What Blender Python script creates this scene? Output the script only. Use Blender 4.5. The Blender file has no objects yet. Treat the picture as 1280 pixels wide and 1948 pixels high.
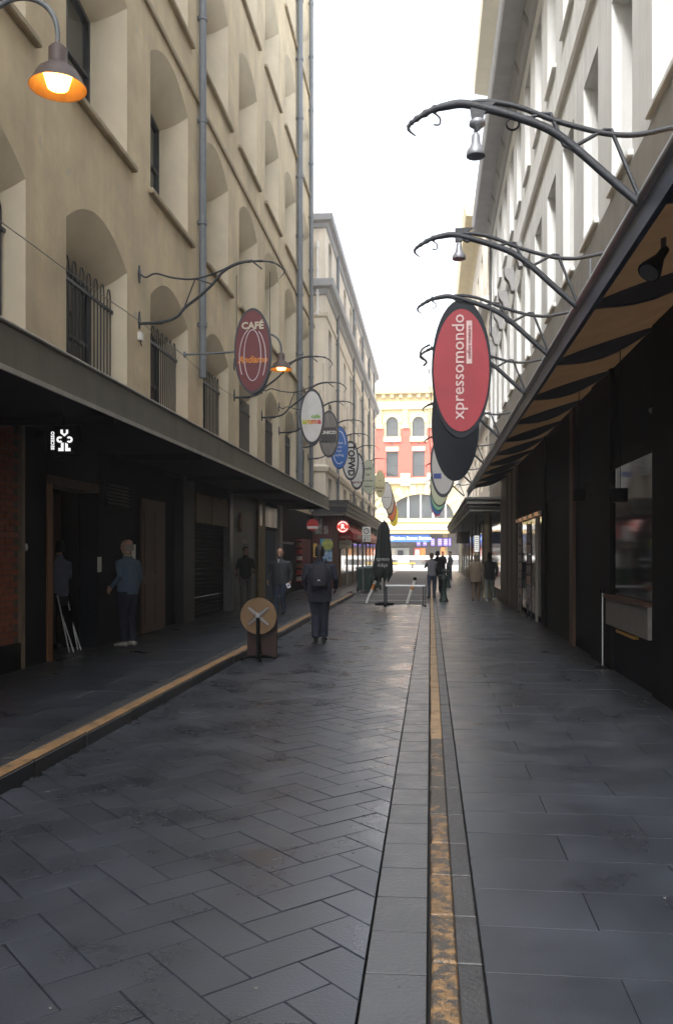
import bpy, bmesh, math, random
from mathutils import Vector, Matrix
from mathutils.bvhtree import BVHTree
R = math.radians
random.seed(11)
S = bpy.context.scene
COL = S.collection

# ------------------------------------------------------------------ camera
F, CX, HY, VX, EYE = 1650.0, 640.0, 1053.0, 818.0, 1.6
PSI = math.atan((VX - CX) / F)
cam = bpy.data.cameras.new('camera')
cam.sensor_fit = 'HORIZONTAL'; cam.sensor_width = 36.0
cam.lens = F / 1280 * 36.0
cam.shift_y = (HY - 974.0) / 1280.0
cam.clip_start = 0.05; cam.clip_end = 3000
camo = bpy.data.objects.new('camera', cam); COL.objects.link(camo)
camo.location = (0, 0, EYE); camo.rotation_euler = (R(90), 0, PSI)
S.camera = camo
# ------------------------------------------------------------------ sky, sun, exposure
SUN_EL, SUN_AZ = R(50), R(205)     # azimuth: direction towards the sun, from +Y clockwise
w = bpy.data.worlds.new('World'); S.world = w; w.use_nodes = True
nt = w.node_tree; nt.nodes.clear()
sky = nt.nodes.new('ShaderNodeTexSky'); sky.sky_type = 'NISHITA'; sky.sun_disc = False
sky.sun_elevation = SUN_EL; sky.sun_rotation = SUN_AZ
sky.air_density = 1.0; sky.dust_density = 4.0; sky.ozone_density = 1.0
hs = nt.nodes.new('ShaderNodeHueSaturation'); hs.inputs['Saturation'].default_value = 0.30
bg = nt.nodes.new('ShaderNodeBackground'); bg.inputs['Strength'].default_value = 0.15
wo = nt.nodes.new('ShaderNodeOutputWorld')
nt.links.new(sky.outputs[0], hs.inputs['Color']); nt.links.new(hs.outputs[0], bg.inputs[0]); nt.links.new(bg.outputs[0], wo.inputs[0])
sl = bpy.data.lights.new('sun', 'SUN'); sl.energy = 1.1; sl.angle = R(16); sl.color = (1.0, 0.97, 0.92)
so = bpy.data.objects.new('sun', sl); COL.objects.link(so)
sd = Vector((math.sin(SUN_AZ) * math.cos(SUN_EL), math.cos(SUN_AZ) * math.cos(SUN_EL), math.sin(SUN_EL)))
so.rotation_euler = sd.to_track_quat('Z', 'Y').to_euler()
so.location = sd * 60
vs = S.view_settings; vs.view_transform = 'Standard'; vs.look = 'None'; vs.gamma = 1.0
vs.use_curve_mapping = False; vs.exposure = 2.1
S.render.engine = 'CYCLES'
S.cycles.max_bounces = 6; S.cycles.diffuse_bounces = 4; S.cycles.glossy_bounces = 3
S.cycles.transmission_bounces = 3; S.cycles.caustics_reflective = False; S.cycles.caustics_refractive = False
S.cycles.sample_clamp_indirect = 4.0
S.cycles.use_denoising = True

# ------------------------------------------------------------------ pixel -> place helpers
def ray(x, y):
    u = (x - CX) / F; v = (HY - y) / F; c, s = math.cos(PSI), math.sin(PSI)
    return Vector((u * c - s, c + u * s, v))
def G(x, y, z=0.0):
    d = ray(x, y); t = (z - EYE) / d.z
    return Vector((d.x * t, d.y * t, z))
def WX(x, y, X):
    d = ray(x, y); t = X / d.x
    return Vector((X, d.y * t, EYE + d.z * t))
def WY(x, y, Y):
    d = ray(x, y); t = Y / d.y
    return Vector((d.x * t, Y, EYE + d.z * t))
def yl(x, X=-5.2): return WX(x, 1000, X).y

# ------------------------------------------------------------------ materials
MATS = {}
def mat(name, col, rough=0.7, metal=0.0, noise=0.0, scale=4.0, bump=0.0, bscale=60.0, col2=None, emit=None, estr=0.0, spec=0.5, rvar=0.0, stretch=None, wear=None, streak=0.0):
    if name in MATS: return MATS[name]
    m = bpy.data.materials.new(name); m.use_nodes = True
    n = m.node_tree; ns, ln = n.nodes, n.links
    b = ns['Principled BSDF']
    b.inputs['Roughness'].default_value = rough; b.inputs['Metallic'].default_value = metal
    b.inputs['Specular IOR Level'].default_value = spec
    b.inputs['Base Color'].default_value = (*col, 1)
    if emit:
        b.inputs['Emission Color'].default_value = (*emit, 1); b.inputs['Emission Strength'].default_value = estr
    geo = ns.new('ShaderNodeNewGeometry')
    vec = geo.outputs['Position']
    if stretch:
        mp = ns.new('ShaderNodeMapping'); mp.inputs['Scale'].default_value = stretch
        ln.new(vec, mp.inputs[0]); vec = mp.outputs[0]
    if noise or col2:
        t = ns.new('ShaderNodeTexNoise'); t.inputs['Scale'].default_value = scale; t.inputs['Detail'].default_value = 6; t.inputs['Roughness'].default_value = 0.62
        ln.new(vec, t.inputs['Vector'])
        rp = ns.new('ShaderNodeValToRGB')
        c2 = col2 or tuple(c * (1 - noise) for c in col)
        c1 = col if col2 else tuple(min(1, c * (1 + noise * 0.6)) for c in col)
        rp.color_ramp.elements[0].position = 0.33; rp.color_ramp.elements[0].color = (*c2, 1)
        rp.color_ramp.elements[1].position = 0.67; rp.color_ramp.elements[1].color = (*c1, 1)
        ln.new(t.outputs['Fac'], rp.inputs[0])
        out = rp.outputs[0]
        if streak:
            mp2 = ns.new('ShaderNodeMapping'); mp2.inputs['Scale'].default_value = (2.2, 2.2, 0.12)
            ln.new(geo.outputs['Position'], mp2.inputs[0])
            t3 = ns.new('ShaderNodeTexNoise'); t3.inputs['Scale'].default_value = 1.6; t3.inputs['Detail'].default_value = 5
            ln.new(mp2.outputs[0], t3.inputs['Vector'])
            r3 = ns.new('ShaderNodeMapRange'); r3.inputs[1].default_value = 0.42; r3.inputs[2].default_value = 0.7
            r3.inputs[3].default_value = 1.0; r3.inputs[4].default_value = 1.0 - streak
            ln.new(t3.outputs['Fac'], r3.inputs[0])
            mx = ns.new('ShaderNodeMix'); mx.data_type = 'RGBA'; mx.blend_type = 'MULTIPLY'; mx.inputs['Factor'].default_value = 1
            ln.new(out, mx.inputs['A']); ln.new(r3.outputs[0], mx.inputs['B']); out = mx.outputs['Result']
        if wear:
            t4 = ns.new('ShaderNodeTexNoise'); t4.inputs['Scale'].default_value = wear[1]; t4.inputs['Detail'].default_value = 8; t4.inputs['Roughness'].default_value = 0.7
            ln.new(geo.outputs['Position'], t4.inputs['Vector'])
            r4 = ns.new('ShaderNodeMapRange'); r4.inputs[1].default_value = wear[2]; r4.inputs[2].default_value = wear[2] + 0.07
            ln.new(t4.outputs['Fac'], r4.inputs[0])
            mx = ns.new('ShaderNodeMix'); mx.data_type = 'RGBA'; ln.new(r4.outputs[0], mx.inputs['Factor'])
            ln.new(out, mx.inputs['A']); mx.inputs['B'].default_value = (*wear[0], 1); out = mx.outputs['Result']
        # every object a touch different
        oi = ns.new('ShaderNodeObjectInfo')
        r5 = ns.new('ShaderNodeMapRange'); r5.inputs[3].default_value = 0.90; r5.inputs[4].default_value = 1.07
        ln.new(oi.outputs['Random'], r5.inputs[0])
        if rvar:
            mx = ns.new('ShaderNodeMix'); mx.data_type = 'RGBA'; mx.blend_type = 'MULTIPLY'; mx.inputs['Factor'].default_value = 1
            ln.new(out, mx.inputs['A']); ln.new(r5.outputs[0], mx.inputs['B']); out = mx.outputs['Result']
        ln.new(out, b.inputs['Base Color'])
        if rvar:
            r2 = ns.new('ShaderNodeMapRange'); r2.inputs[1].default_value = 0.3; r2.inputs[2].default_value = 0.7
            r2.inputs[3].default_value = rough - rvar; r2.inputs[4].default_value = rough + rvar
            ln.new(t.outputs['Fac'], r2.inputs[0]); ln.new(r2.outputs[0], b.inputs['Roughness'])
    if bump:
        t2 = ns.new('ShaderNodeTexNoise'); t2.inputs['Scale'].default_value = bscale; t2.inputs['Detail'].default_value = 5
        ln.new(geo.outputs['Position'], t2.inputs['Vector'])
        bp = ns.new('ShaderNodeBump'); bp.inputs['Strength'].default_value = bump; bp.inputs['Distance'].default_value = 0.02
        ln.new(t2.outputs['Fac'], bp.inputs['Height']); ln.new(bp.outputs[0], b.inputs['Normal'])
    MATS[name] = m
    return m

M = {}
M['render'] = mat('cream_render', (.67, .56, .375), .85, noise=.20, scale=.75, bump=.22, bscale=16, streak=.10, wear=((.56, .50, .38), 2.3, .60))
M['reveal'] = mat('cream_reveal', (.68, .60, .45), .85, noise=.10, scale=1.2, bump=.08, bscale=25)
M['sill'] = mat('sill_stone', (.42, .35, .24), .85, noise=.2, scale=3)
M['pipe'] = mat('grey_pipe_paint', (.17, .19, .21), .45, noise=.12, scale=8)
M['iron'] = mat('wrought_iron', (.035, .04, .05), .5, noise=.2, scale=20, bump=.2, bscale=90)
M['glass'] = mat('dark_window_glass', (.03, .036, .042), .08, spec=.6)
M['shopglass'] = mat('shop_glass', (.003, .004, .005), .06, spec=.22)
M['frame'] = mat('dark_window_frame', (.05, .055, .06), .5)
M['fascia'] = mat('grey_green_fascia', (.15, .15, .125), .6, noise=.14, scale=2.5, streak=.2)
M['trim'] = mat('pale_metal_trim', (.36, .36, .33), .5, noise=.2, scale=6)
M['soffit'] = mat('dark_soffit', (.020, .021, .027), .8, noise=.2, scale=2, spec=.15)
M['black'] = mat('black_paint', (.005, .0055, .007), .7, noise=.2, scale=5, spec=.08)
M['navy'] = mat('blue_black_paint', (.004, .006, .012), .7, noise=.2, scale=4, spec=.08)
M['gap'] = mat('dirt_joint', (.006, .0055, .005), .95, noise=.3, scale=30)
M['paver'] = mat('bluestone_paver', (.042, .049, .062), .32, noise=.26, scale=1.6, bump=.09, bscale=70, rvar=.11)
M['slab'] = mat('bluestone_slab', (.033, .039, .050), .34, noise=.30, scale=1.5, bump=.06, bscale=120, rvar=.09)
M['gutter'] = mat('pitted_bluestone', (.064, .069, .076), .38, noise=.30, scale=6, bump=.2, bscale=45, rvar=.11, wear=((.025, .026, .028), 20, .64))
M['kerb'] = mat('dark_kerb_stone', (.044, .046, .050), .45, noise=.35, scale=9, bump=.25, bscale=60, rvar=.08)
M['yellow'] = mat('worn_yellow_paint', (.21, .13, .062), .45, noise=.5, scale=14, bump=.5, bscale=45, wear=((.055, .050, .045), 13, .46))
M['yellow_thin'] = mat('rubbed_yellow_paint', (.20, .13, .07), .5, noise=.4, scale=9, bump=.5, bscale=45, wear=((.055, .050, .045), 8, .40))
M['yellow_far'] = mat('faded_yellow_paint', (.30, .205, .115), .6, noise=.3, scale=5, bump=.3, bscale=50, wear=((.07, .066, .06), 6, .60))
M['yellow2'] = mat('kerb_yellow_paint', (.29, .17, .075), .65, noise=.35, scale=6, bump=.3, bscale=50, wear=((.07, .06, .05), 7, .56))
M['asphalt'] = mat('asphalt', (.055, .055, .057), .7, noise=.25, scale=5, bump=.3, bscale=150)
M['concrete'] = mat('pale_concrete', (.45, .44, .42), .8, noise=.15, scale=2, bump=.1, bscale=60)
M['brick'] = mat('red_brick', (.30, .085, .04), .85, noise=.35, scale=12, bump=.4, bscale=80, rvar=.05)
M['timber'] = mat('brown_timber', (.075, .032, .014), .6, noise=.35, scale=6, stretch=(8, 8, .6))
M['orange_timber'] = mat('orange_timber', (.22, .085, .025), .55, noise=.3, scale=6, stretch=(8, 8, .6))
M['tan'] = mat('tan_board', (.20, .13, .055), .6, noise=.2, scale=4)
M['grey'] = mat('mid_grey_paint', (.16, .16, .16), .6, noise=.15, scale=4)
M['steel'] = mat('brushed_steel', (.55, .56, .58), .3, metal=1.0)
M['white'] = mat('white_paint', (.78, .78, .76), .5, noise=.06, scale=4)
M['darkgreen'] = mat('dark_green_paint', (.014, .032, .028), .5, noise=.2, scale=5)
M['blue_door'] = mat('blue_door_paint', (.012, .045, .09), .6, noise=.2, scale=4, spec=.12)
M['pale'] = mat('pale_stone', (.82, .75, .64), .85, noise=.10, scale=1.0, bump=.1, bscale=30, streak=.14)
M['palegrey'] = mat('pale_grey_render', (.77, .785, .785), .85, noise=.08, scale=1.0, bump=.08, bscale=30, streak=.16)
M['palegrey2'] = mat('off_white_trim', (.78, .79, .78), .8, noise=.08, scale=2)
M['cornice'] = mat('grey_cornice', (.42, .43, .46), .8, noise=.1, scale=2)
M['band'] = mat('grey_brown_band', (.24, .225, .20), .8, noise=.12, scale=1.5, streak=.15)
M['creamtrim'] = mat('cream_trim', (.74, .64, .42), .8, noise=.08, scale=2)
M['canvas'] = mat('brown_canvas', (.42, .29, .16), .8, noise=.18, scale=3)
def translucent(m, col, f):
    n = m.node_tree; b = n.nodes['Principled BSDF']; o = [q for q in n.nodes if q.type == 'OUTPUT_MATERIAL'][0]
    t = n.nodes.new('ShaderNodeBsdfTranslucent'); t.inputs[0].default_value = (*col, 1)
    mx = n.nodes.new('ShaderNodeMixShader'); mx.inputs[0].default_value = f
    n.links.new(b.outputs[0], mx.inputs[1]); n.links.new(t.outputs[0], mx.inputs[2]); n.links.new(mx.outputs[0], o.inputs[0])
translucent(M['canvas'], (.15, .09, .045), .2)
M['rib'] = mat('navy_metal', (.03, .045, .085), .45)
M['galv'] = mat('grey_pipe_metal', (.26, .27, .29), .35, noise=.15, scale=10, metal=.5)

# ------------------------------------------------------------------ mesh builder
ORI = {}
def origin_of(o):
    return ORI.get(o.name, Vector((0, 0, 0)))
class MB:
    def __init__(s): s.v = []; s.f = []; s.m = []; s.sm = []
    def poly(s, pts, mi=0, sm=False):
        b = len(s.v); s.v += [tuple(p) for p in pts]; s.f.append(tuple(range(b, b + len(pts)))); s.m.append(mi); s.sm.append(sm); return s
    def grid(s, rows, mi=0, sm=True, closed=False):
        b = len(s.v); n = len(rows[0])
        for r in rows: s.v += [tuple(p) for p in r]
        for i in range(len(rows) - 1):
            for j in range(n if closed else n - 1):
                a, c = b + i * n + j, b + i * n + (j + 1) % n
                s.f.append((a, c, c + n, a + n)); s.m.append(mi); s.sm.append(sm)
        return s
    def box(s, x0, x1, y0, y1, z0, z1, mi=0, ch=0.0):
        if x0 > x1: x0, x1 = x1, x0
        if y0 > y1: y0, y1 = y1, y0
        if z0 > z1: z0, z1 = z1, z0
        b = len(s.v)
        if ch:
            h = min(ch, (x1 - x0) * .4, (y1 - y0) * .4, (z1 - z0) * .4)
            bm = bmesh.new(); bmesh.ops.create_cube(bm, size=1)
            for v in bm.verts: v.co = ((x0 + x1) / 2 + v.co.x * (x1 - x0), (y0 + y1) / 2 + v.co.y * (y1 - y0), (z0 + z1) / 2 + v.co.z * (z1 - z0))
            bmesh.ops.bevel(bm, geom=bm.edges[:], offset=h, segments=1, affect='EDGES')
            s.frombm(bm, mi); return s
        s.v += [(x, y, z) for z in (z0, z1) for y in (y0, y1) for x in (x0, x1)]
        for q in ((0, 2, 3, 1), (4, 5, 7, 6), (0, 1, 5, 4), (2, 6, 7, 3), (0, 4, 6, 2), (1, 3, 7, 5)):
            s.f.append(tuple(b + i for i in q)); s.m.append(mi); s.sm.append(False)
        return s
    def frombm(s, bm, mi=0, sm=False):
        b = len(s.v); bm.verts.index_update()
        s.v += [tuple(v.co) for v in bm.verts]
        for f in bm.faces:
            s.f.append(tuple(b + v.index for v in f.verts)); s.m.append(mi); s.sm.append(sm)
        bm.free(); return s
    def tube(s, pts, rad, n=8, mi=0, sm=True, ref=None, flat=1.0):
        pts = [Vector(p) for p in pts]
        if not isinstance(rad, (list, tuple)): rad = [rad] * len(pts)
        rows = []; prev = None
        for i, p in enumerate(pts):
            t = (pts[min(i + 1, len(pts) - 1)] - pts[max(i - 1, 0)])
            t = t.normalized() if t.length > 1e-9 else Vector((0, 0, 1))
            if prev is None:
                r = Vector(ref) if ref else (Vector((0, 0, 1)) if abs(t.z) < .9 else Vector((1, 0, 0)))
            else: r = prev
            a = (r - t * r.dot(t))
            a = a.normalized() if a.length > 1e-6 else t.orthogonal().normalized()
            prev = a; bb = t.cross(a)
            rr = rad[i]; ra, rb = rr if isinstance(rr, tuple) else (rr, rr * flat)
            rows.append([p + a * ra * math.cos(k * 2 * math.pi / n) + bb * rb * math.sin(k * 2 * math.pi / n) for k in range(n)])
        s.grid(rows, mi, sm, True)
        s.poly(rows[0][::-1], mi); s.poly(rows[-1], mi)
        return s
    def lathe(s, prof, c, n=16, mi=0, sm=True, axis='z', cap=True):
        c = Vector(c); rows = []
        for r, h in prof:
            row = []
            for k in range(n):
                a = k * 2 * math.pi / n
                if axis == 'z': d = Vector((r * math.cos(a), r * math.sin(a), h))
                elif axis == 'y': d = Vector((r * math.cos(a), h, r * math.sin(a)))
                else: d = Vector((h, r * math.cos(a), r * math.sin(a)))
                row.append(c + d)
            rows.append(row)
        s.grid(rows, mi, sm, True)
        if cap: s.poly(rows[0][::-1], mi); s.poly(rows[-1], mi)
        return s
    def prism(s, poly, lo, hi, axis='z', mi=0):
        def P(p, h):
            if axis == 'z': return (p[0], p[1], h)
            if axis == 'y': return (p[0], h, p[1])
            return (h, p[0], p[1])
        n = len(poly)
        a = [P(p, lo) for p in poly]; b = [P(p, hi) for p in poly]
        s.poly(a[::-1], mi); s.poly(b, mi)
        for i in range(n): s.poly([a[i], a[(i + 1) % n], b[(i + 1) % n], b[i]], mi)
        return s
    def build(s, name, mats, parent=None, origin=None, xf=None):
        if not isinstance(mats, (list, tuple)): mats = [mats]
        if parent is not None: o0 = origin_of(parent)
        else: o0 = Vector(origin) if origin is not None else Vector((0, 0, 0))
        me = bpy.data.meshes.new(name)
        vs_ = [Vector(v) for v in s.v]
        if xf: vs_ = [xf @ v for v in vs_]
        me.from_pydata([tuple(v - o0) for v in vs_], [], s.f)
        for m in mats: me.materials.append(m)
        me.polygons.foreach_set('material_index', s.m); me.polygons.foreach_set('use_smooth', s.sm)
        me.update()
        o = bpy.data.objects.new(name, me); COL.objects.link(o)
        if parent is not None: o.parent = parent
        else: o.location = o0
        ORI[o.name] = o0.copy()
        return o
def thing(name, label, cat, loc, group=None):
    o = bpy.data.objects.new(name, None); COL.objects.link(o); o.empty_display_size = .1
    o.location = loc; ORI[o.name] = Vector(loc)
    o['label'] = label; o['category'] = cat
    if group: o['group'] = group
    return o
def tag(o, label, cat, group=None):
    o['label'] = label; o['category'] = cat
    if group: o['group'] = group
    return o
def struct(o, kind='structure'): o['kind'] = kind; return o
def copy_tree(o, parent=None, shift=None):
    c = o.copy(); COL.objects.link(c)
    ORI[c.name] = origin_of(o) + (shift or Vector((0, 0, 0)))
    if parent is not None: c.parent = parent
    elif shift is not None: c.location = o.location + shift
    for ch in list(o.children): copy_tree(ch, c, shift)
    return c
def inst(src, name, loc, parent, rot=(0, 0, 0)):
    o = bpy.data.objects.new(name, src); COL.objects.link(o)
    o.location = Vector(loc) - origin_of(parent); o.rotation_euler = rot; o.parent = parent
    return o

FR_S = Matrix.Rotation(R(90), 4, 'X')                       # faces -Y (towards the camera)
FR_E = Matrix.Rotation(R(90), 4, 'Z') @ FR_S                # faces +X
FR_W = Matrix.Rotation(R(-90), 4, 'Z') @ FR_S               # faces -X
def text(body, size, loc, m, parent, face=FR_S, spin=0, name='lettering', sx=1.0, bold=0.0, shear=0.0, align='CENTER', extr=.004):
    cu = bpy.data.curves.new(name, 'FONT'); cu.body = body; cu.size = size; cu.extrude = extr
    cu.align_x = align; cu.align_y = 'CENTER'; cu.resolution_u = 2; cu.offset = bold; cu.shear = shear
    ob = bpy.data.objects.new(name, cu); COL.objects.link(ob)
    dg = bpy.context.evaluated_depsgraph_get(); dg.update()
    me = bpy.data.meshes.new_from_object(ob.evaluated_get(dg))
    bpy.data.objects.remove(ob); bpy.data.curves.remove(cu)
    o0 = origin_of(parent)
    me.transform(Matrix.Translation(Vector(loc) - o0) @ face @ Matrix.Rotation(R(spin), 4, 'Z') @ Matrix.Diagonal((sx, 1, 1, 1)))
    me.materials.clear(); me.materials.append(m)
    o = bpy.data.objects.new(name, me); COL.objects.link(o); o.parent = parent; ORI[o.name] = o0
    return o

# ================================================================== GROUND
g = MB().poly([(-300, -100, -.16), (300, -100, -.16), (300, 400, -.16), (-300, 400, -.16)])
struct(g.build('ground', M['asphalt']))
XK, XG = -2.83, -.25                # left kerb face, left edge of the gutter stones
road = struct(MB().poly([(XK - .3, -20, -.035), (0.2, -20, -.035), (0.2, 80, -.035), (XK - .3, 80, -.035)]).build('road', M['gap']))
def clip(poly, x0, x1):
    for sgn, lim in ((1, x0), (-1, -x1)):
        out = []
        for i in range(len(poly)):
            a, b = poly[i], poly[(i + 1) % len(poly)]
            da, db = sgn * a[0] - lim, sgn * b[0] - lim
            if da >= 0: out.append(a)
            if (da >= 0) != (db >= 0):
                t = da / (da - db); out.append((a[0] + (b[0] - a[0]) * t, a[1] + (b[1] - a[1]) * t))
        poly = out
        if len(poly) < 3: return []
    return poly
def inset(poly, d):
    c = (sum(p[0] for p in poly) / len(poly), sum(p[1] for p in poly) / len(poly))
    n = len(poly); out = []
    for i in range(n):
        a, b, e = Vector(poly[i - 1]), Vector(poly[i]), Vector(poly[(i + 1) % n])
        u = (b - a).normalized(); v = (e - b).normalized()
        n1 = Vector((-u.y, u.x)); n2 = Vector((-v.y, v.x)); k = n1 + n2
        dd = max(.3, 1 + n1.dot(n2)); out.append(tuple(b + k * (d / dd)))
    return out
def area(p): return .5 * sum(p[i][0] * p[(i + 1) % len(p)][1] - p[(i + 1) % len(p)][0] * p[i][1] for i in range(len(p)))
def stone(mb, poly, z=0.0, ch=.0018, deep=.03, tilt=None, mi=0):
    tx, ty = tilt or (0, 0)
    c = (sum(p[0] for p in poly) / len(poly), sum(p[1] for p in poly) / len(poly))
    zz = lambda p: z + (p[0] - c[0]) * tx + (p[1] - c[1]) * ty
    top = inset(poly, ch)
    T = [(p[0], p[1], zz(p)) for p in top]; E = [(p[0], p[1], zz(p) - ch) for p in poly]; B = [(p[0], p[1], z - deep) for p in poly]
    mb.poly(T, mi); n = len(poly)
    for i in range(n):
        j = (i + 1) % n
        mb.poly([E[i], E[j], T[j], T[i]], mi); mb.poly([B[i], B[j], E[j], E[i]], mi)
W = .216
cells = []
ca, sa = math.cos(R(44)), math.sin(R(44))
for i in range(-130, 190):
    for j in range(-130, 190):
        c = (i - j) % 4
        if c == 0: q = [(i, j), (i + 2, j), (i + 2, j + 1), (i, j + 1)]
        elif c == 3: q = [(i, j), (i + 1, j), (i + 1, j + 2), (i, j + 2)]
        else: continue
        p = [((x * ca - y * sa) * W - 1.3, (x * sa + y * ca) * W + 2.0) for x, y in q]
        ys = [a[1] for a in p]; xs = [a[0] for a in p]
        if max(xs) < XK or min(xs) > XG or min(ys) < -6 or max(ys) > 27.6: continue
        p = inset(p, .0032 + random.random() * .0014)
        p = clip(p, XK + .004, XG - .004)
        if len(p) >= 3 and area(p) > .004: cells.append((min(ys), p))
cells.sort(key=lambda t: t[0])
near = [c for c in cells if c[0] > 2.3][:300]
rest = [c for c in cells if c not in near]
for _, p in near:
    mb = MB(); c = Vector((sum(a[0] for a in p) / len(p), sum(a[1] for a in p) / len(p), 0))
    stone(mb, p, random.uniform(-.0012, .0012), tilt=(random.uniform(-.006, .006), random.uniform(-.006, .006)))
    mb.build('paver', M['paver'], road)
mb = MB()
for _, p in rest: stone(mb, p, random.uniform(-.0012, .0012), tilt=(random.uniform(-.005, .005), random.uniform(-.005, .005)))
o = mb.build('paver_field', M['paver'], road); o['kind'] = 'stuff'
# gutter stones, between the pavers and the right kerb
y = -3.0
while y < 27.6:
    L = .37 + random.uniform(-.012, .012); mb = MB()
    stone(mb, [(XG + .006, y), (-.014, y), (-.014, y + L - .011), (XG + .006, y + L - .011)], random.uniform(-.002, .001), ch=.0008, tilt=(.012, random.uniform(-.003, .003)))
    mb.build('gutter_stone', M['gutter'], road); y += L
# asphalt crossing beyond, then the bright main street
struct(MB().poly([(-4.6, 27.62, -.004), (.0, 27.62, -.004), (.0, 79, -.004), (-4.6, 79, -.004)]).build('road', M['asphalt']))
for ya in (29.5, 33.6):
    struct(MB().poly([(-2.7, ya, .0), (-.1, ya, .0), (-.1, ya + .18, .0), (-2.7, ya + .18, .0)]).build('road_marking', M['concrete']))
struct(MB().poly([(-60, 79, -.01), (60, 79, -.01), (60, 118, -.01), (-60, 118, -.01)]).build('road', M['concrete']))
# right kerb: two rows of stone, the inner one painted yellow and worn
kerbr = struct(MB().poly([(-.012, -6, -.03), (.215, -6, -.03), (.215, 78, -.03), (-.012, 78, -.03)]).build('kerb', M['gap']))
y = -2.6
while y < 60:
    L = random.uniform(.44, .66) if y < 30 else 2.0
    z = .012 + random.uniform(-.003, .003)
    jag = lambda a: a + random.uniform(-.006, .006)
    mb = MB(); stone(mb, [(jag(.004), y), (.104, jag(y)), (.104, y + L - .008), (jag(.004), y + L - .010)], z, ch=.007, tilt=(.02, 0))
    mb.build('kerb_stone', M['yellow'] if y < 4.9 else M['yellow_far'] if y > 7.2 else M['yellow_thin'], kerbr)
    mb = MB(); stone(mb, [(.106, y), (.2, y), (.2, y + L - .008), (.106, y + L - .008)], .008 + random.uniform(-.002, .002), ch=.004)
    mb.build('kerb_stone', M['kerb'], kerbr); y += L
# right footpath slabs
fpr = struct(MB().poly([(.2, -20, -.025), (2.9, -20, -.025), (2.9, 79, -.025), (.2, 79, -.025)]).build('footpath', M['gap']))
y = -3.33; k = 0; D = .417
farm = MB(); nslab = 0
while y < 79:
    xs = [.207, .71, 1.71, 2.56] if k % 2 else [.207, 1.21, 2.21, 2.56]
    for a, b in zip(xs, xs[1:]):
        tgt = MB() if y < 30 else farm
        q = [(a + .0022, y + .0025), (b - .0022, y + .0025), (b - .0022, y + D - .0025), (a + .0022, y + D - .0025)]
        stone(tgt, q, .006 + random.uniform(-.0012, .0012), ch=.0007, tilt=(random.uniform(-.0016, .0016), random.uniform(-.003, .003)))
        if y < 30: tgt.build('slab', M['slab'], fpr)
    y += D; k += 1
o = farm.build('slab_field', M['slab'], fpr); o['kind'] = 'stuff'
# left kerb and footpath (a real step)
ZL = .12
kl = struct(MB().box(XK - .26, XK - .01, -20, 32.4, -.1, ZL - .03).build('kerb', M['gap']))
y = -6.0
while y < 32.2:
    L = min(random.uniform(.85, 1.15), 32.35 - y)
    mb = MB(); dx = random.uniform(-.006, .006)
    mb.box(XK - .125 + dx, XK + dx, y, y + L - .008, -.03, ZL - .012, 0, .01)
    mb.box(XK - .123 + dx, XK - .004 + dx, y + .004, y + L - .012, ZL - .013, ZL + .001, 1, .006)
    mb.build('kerb_stone', [M['kerb'], M['yellow2']], kl)
    mb = MB(); mb.box(XK - .255, XK - .13, y, y + L - .008, -.03, ZL, 0, .006); mb.build('kerb_stone', M['kerb'], kl)
    y += L
fpl = struct(MB().box(-6.6, XK - .262, -20, 34.5, -.1, ZL - .028).build('footpath', M['gap']))
y = -3; k = 0; farm = MB()
while y < 34.3:
    xs = [-5.35, -4.6, -3.6, XK - .262] if k % 2 else [-5.35, -4.1, XK - .262]
    for a, b in zip(xs, xs[1:]):
        mb = MB(); q = [(a + .001, y + .001), (b - .001, y + .001), (b - .001, y + .499), (a + .001, y + .499)]
        stone(mb, q, ZL + random.uniform(-.001, .001), ch=.0015, tilt=(random.uniform(-.001, .001), random.uniform(-.002, .002)))
        mb.build('slab', M['slab'], fpl)
    y += .5; k += 1
struct(MB().box(-6.6, -5.36, -20, 34.5, -.1, ZL - .002).build('footpath', M['slab']))
struct(MB().poly([(-5.2, 34.5, .02), (-2.9, 34.5, .02), (-2.9, 79, .02), (-5.2, 79, .02)]).build('footpath', M['slab']))
# small litter and gum spots on the paving
gum = mat('chewing_gum', (.085, .085, .085), .8)
rng = random.Random(5)
mb = MB()
for _ in range(40):
    x, yy = rng.uniform(-2.7, -.3), rng.uniform(2.8, 12); r = rng.uniform(.006, .014)
    mb.lathe([(r, .0015), (r * .6, .0045)], (x, yy, 0), 6)
for _ in range(20):
    x, yy = rng.uniform(.25, 2.3), rng.uniform(2.8, 12); r = rng.uniform(.006, .013)
    mb.lathe([(r, .0075), (r * .6, .0095)], (x, yy, 0), 6)
struct(tag(mb.build('gum_spots', gum), 'flattened pale gum spots and grit on the paving', 'litter'), 'stuff')

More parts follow.
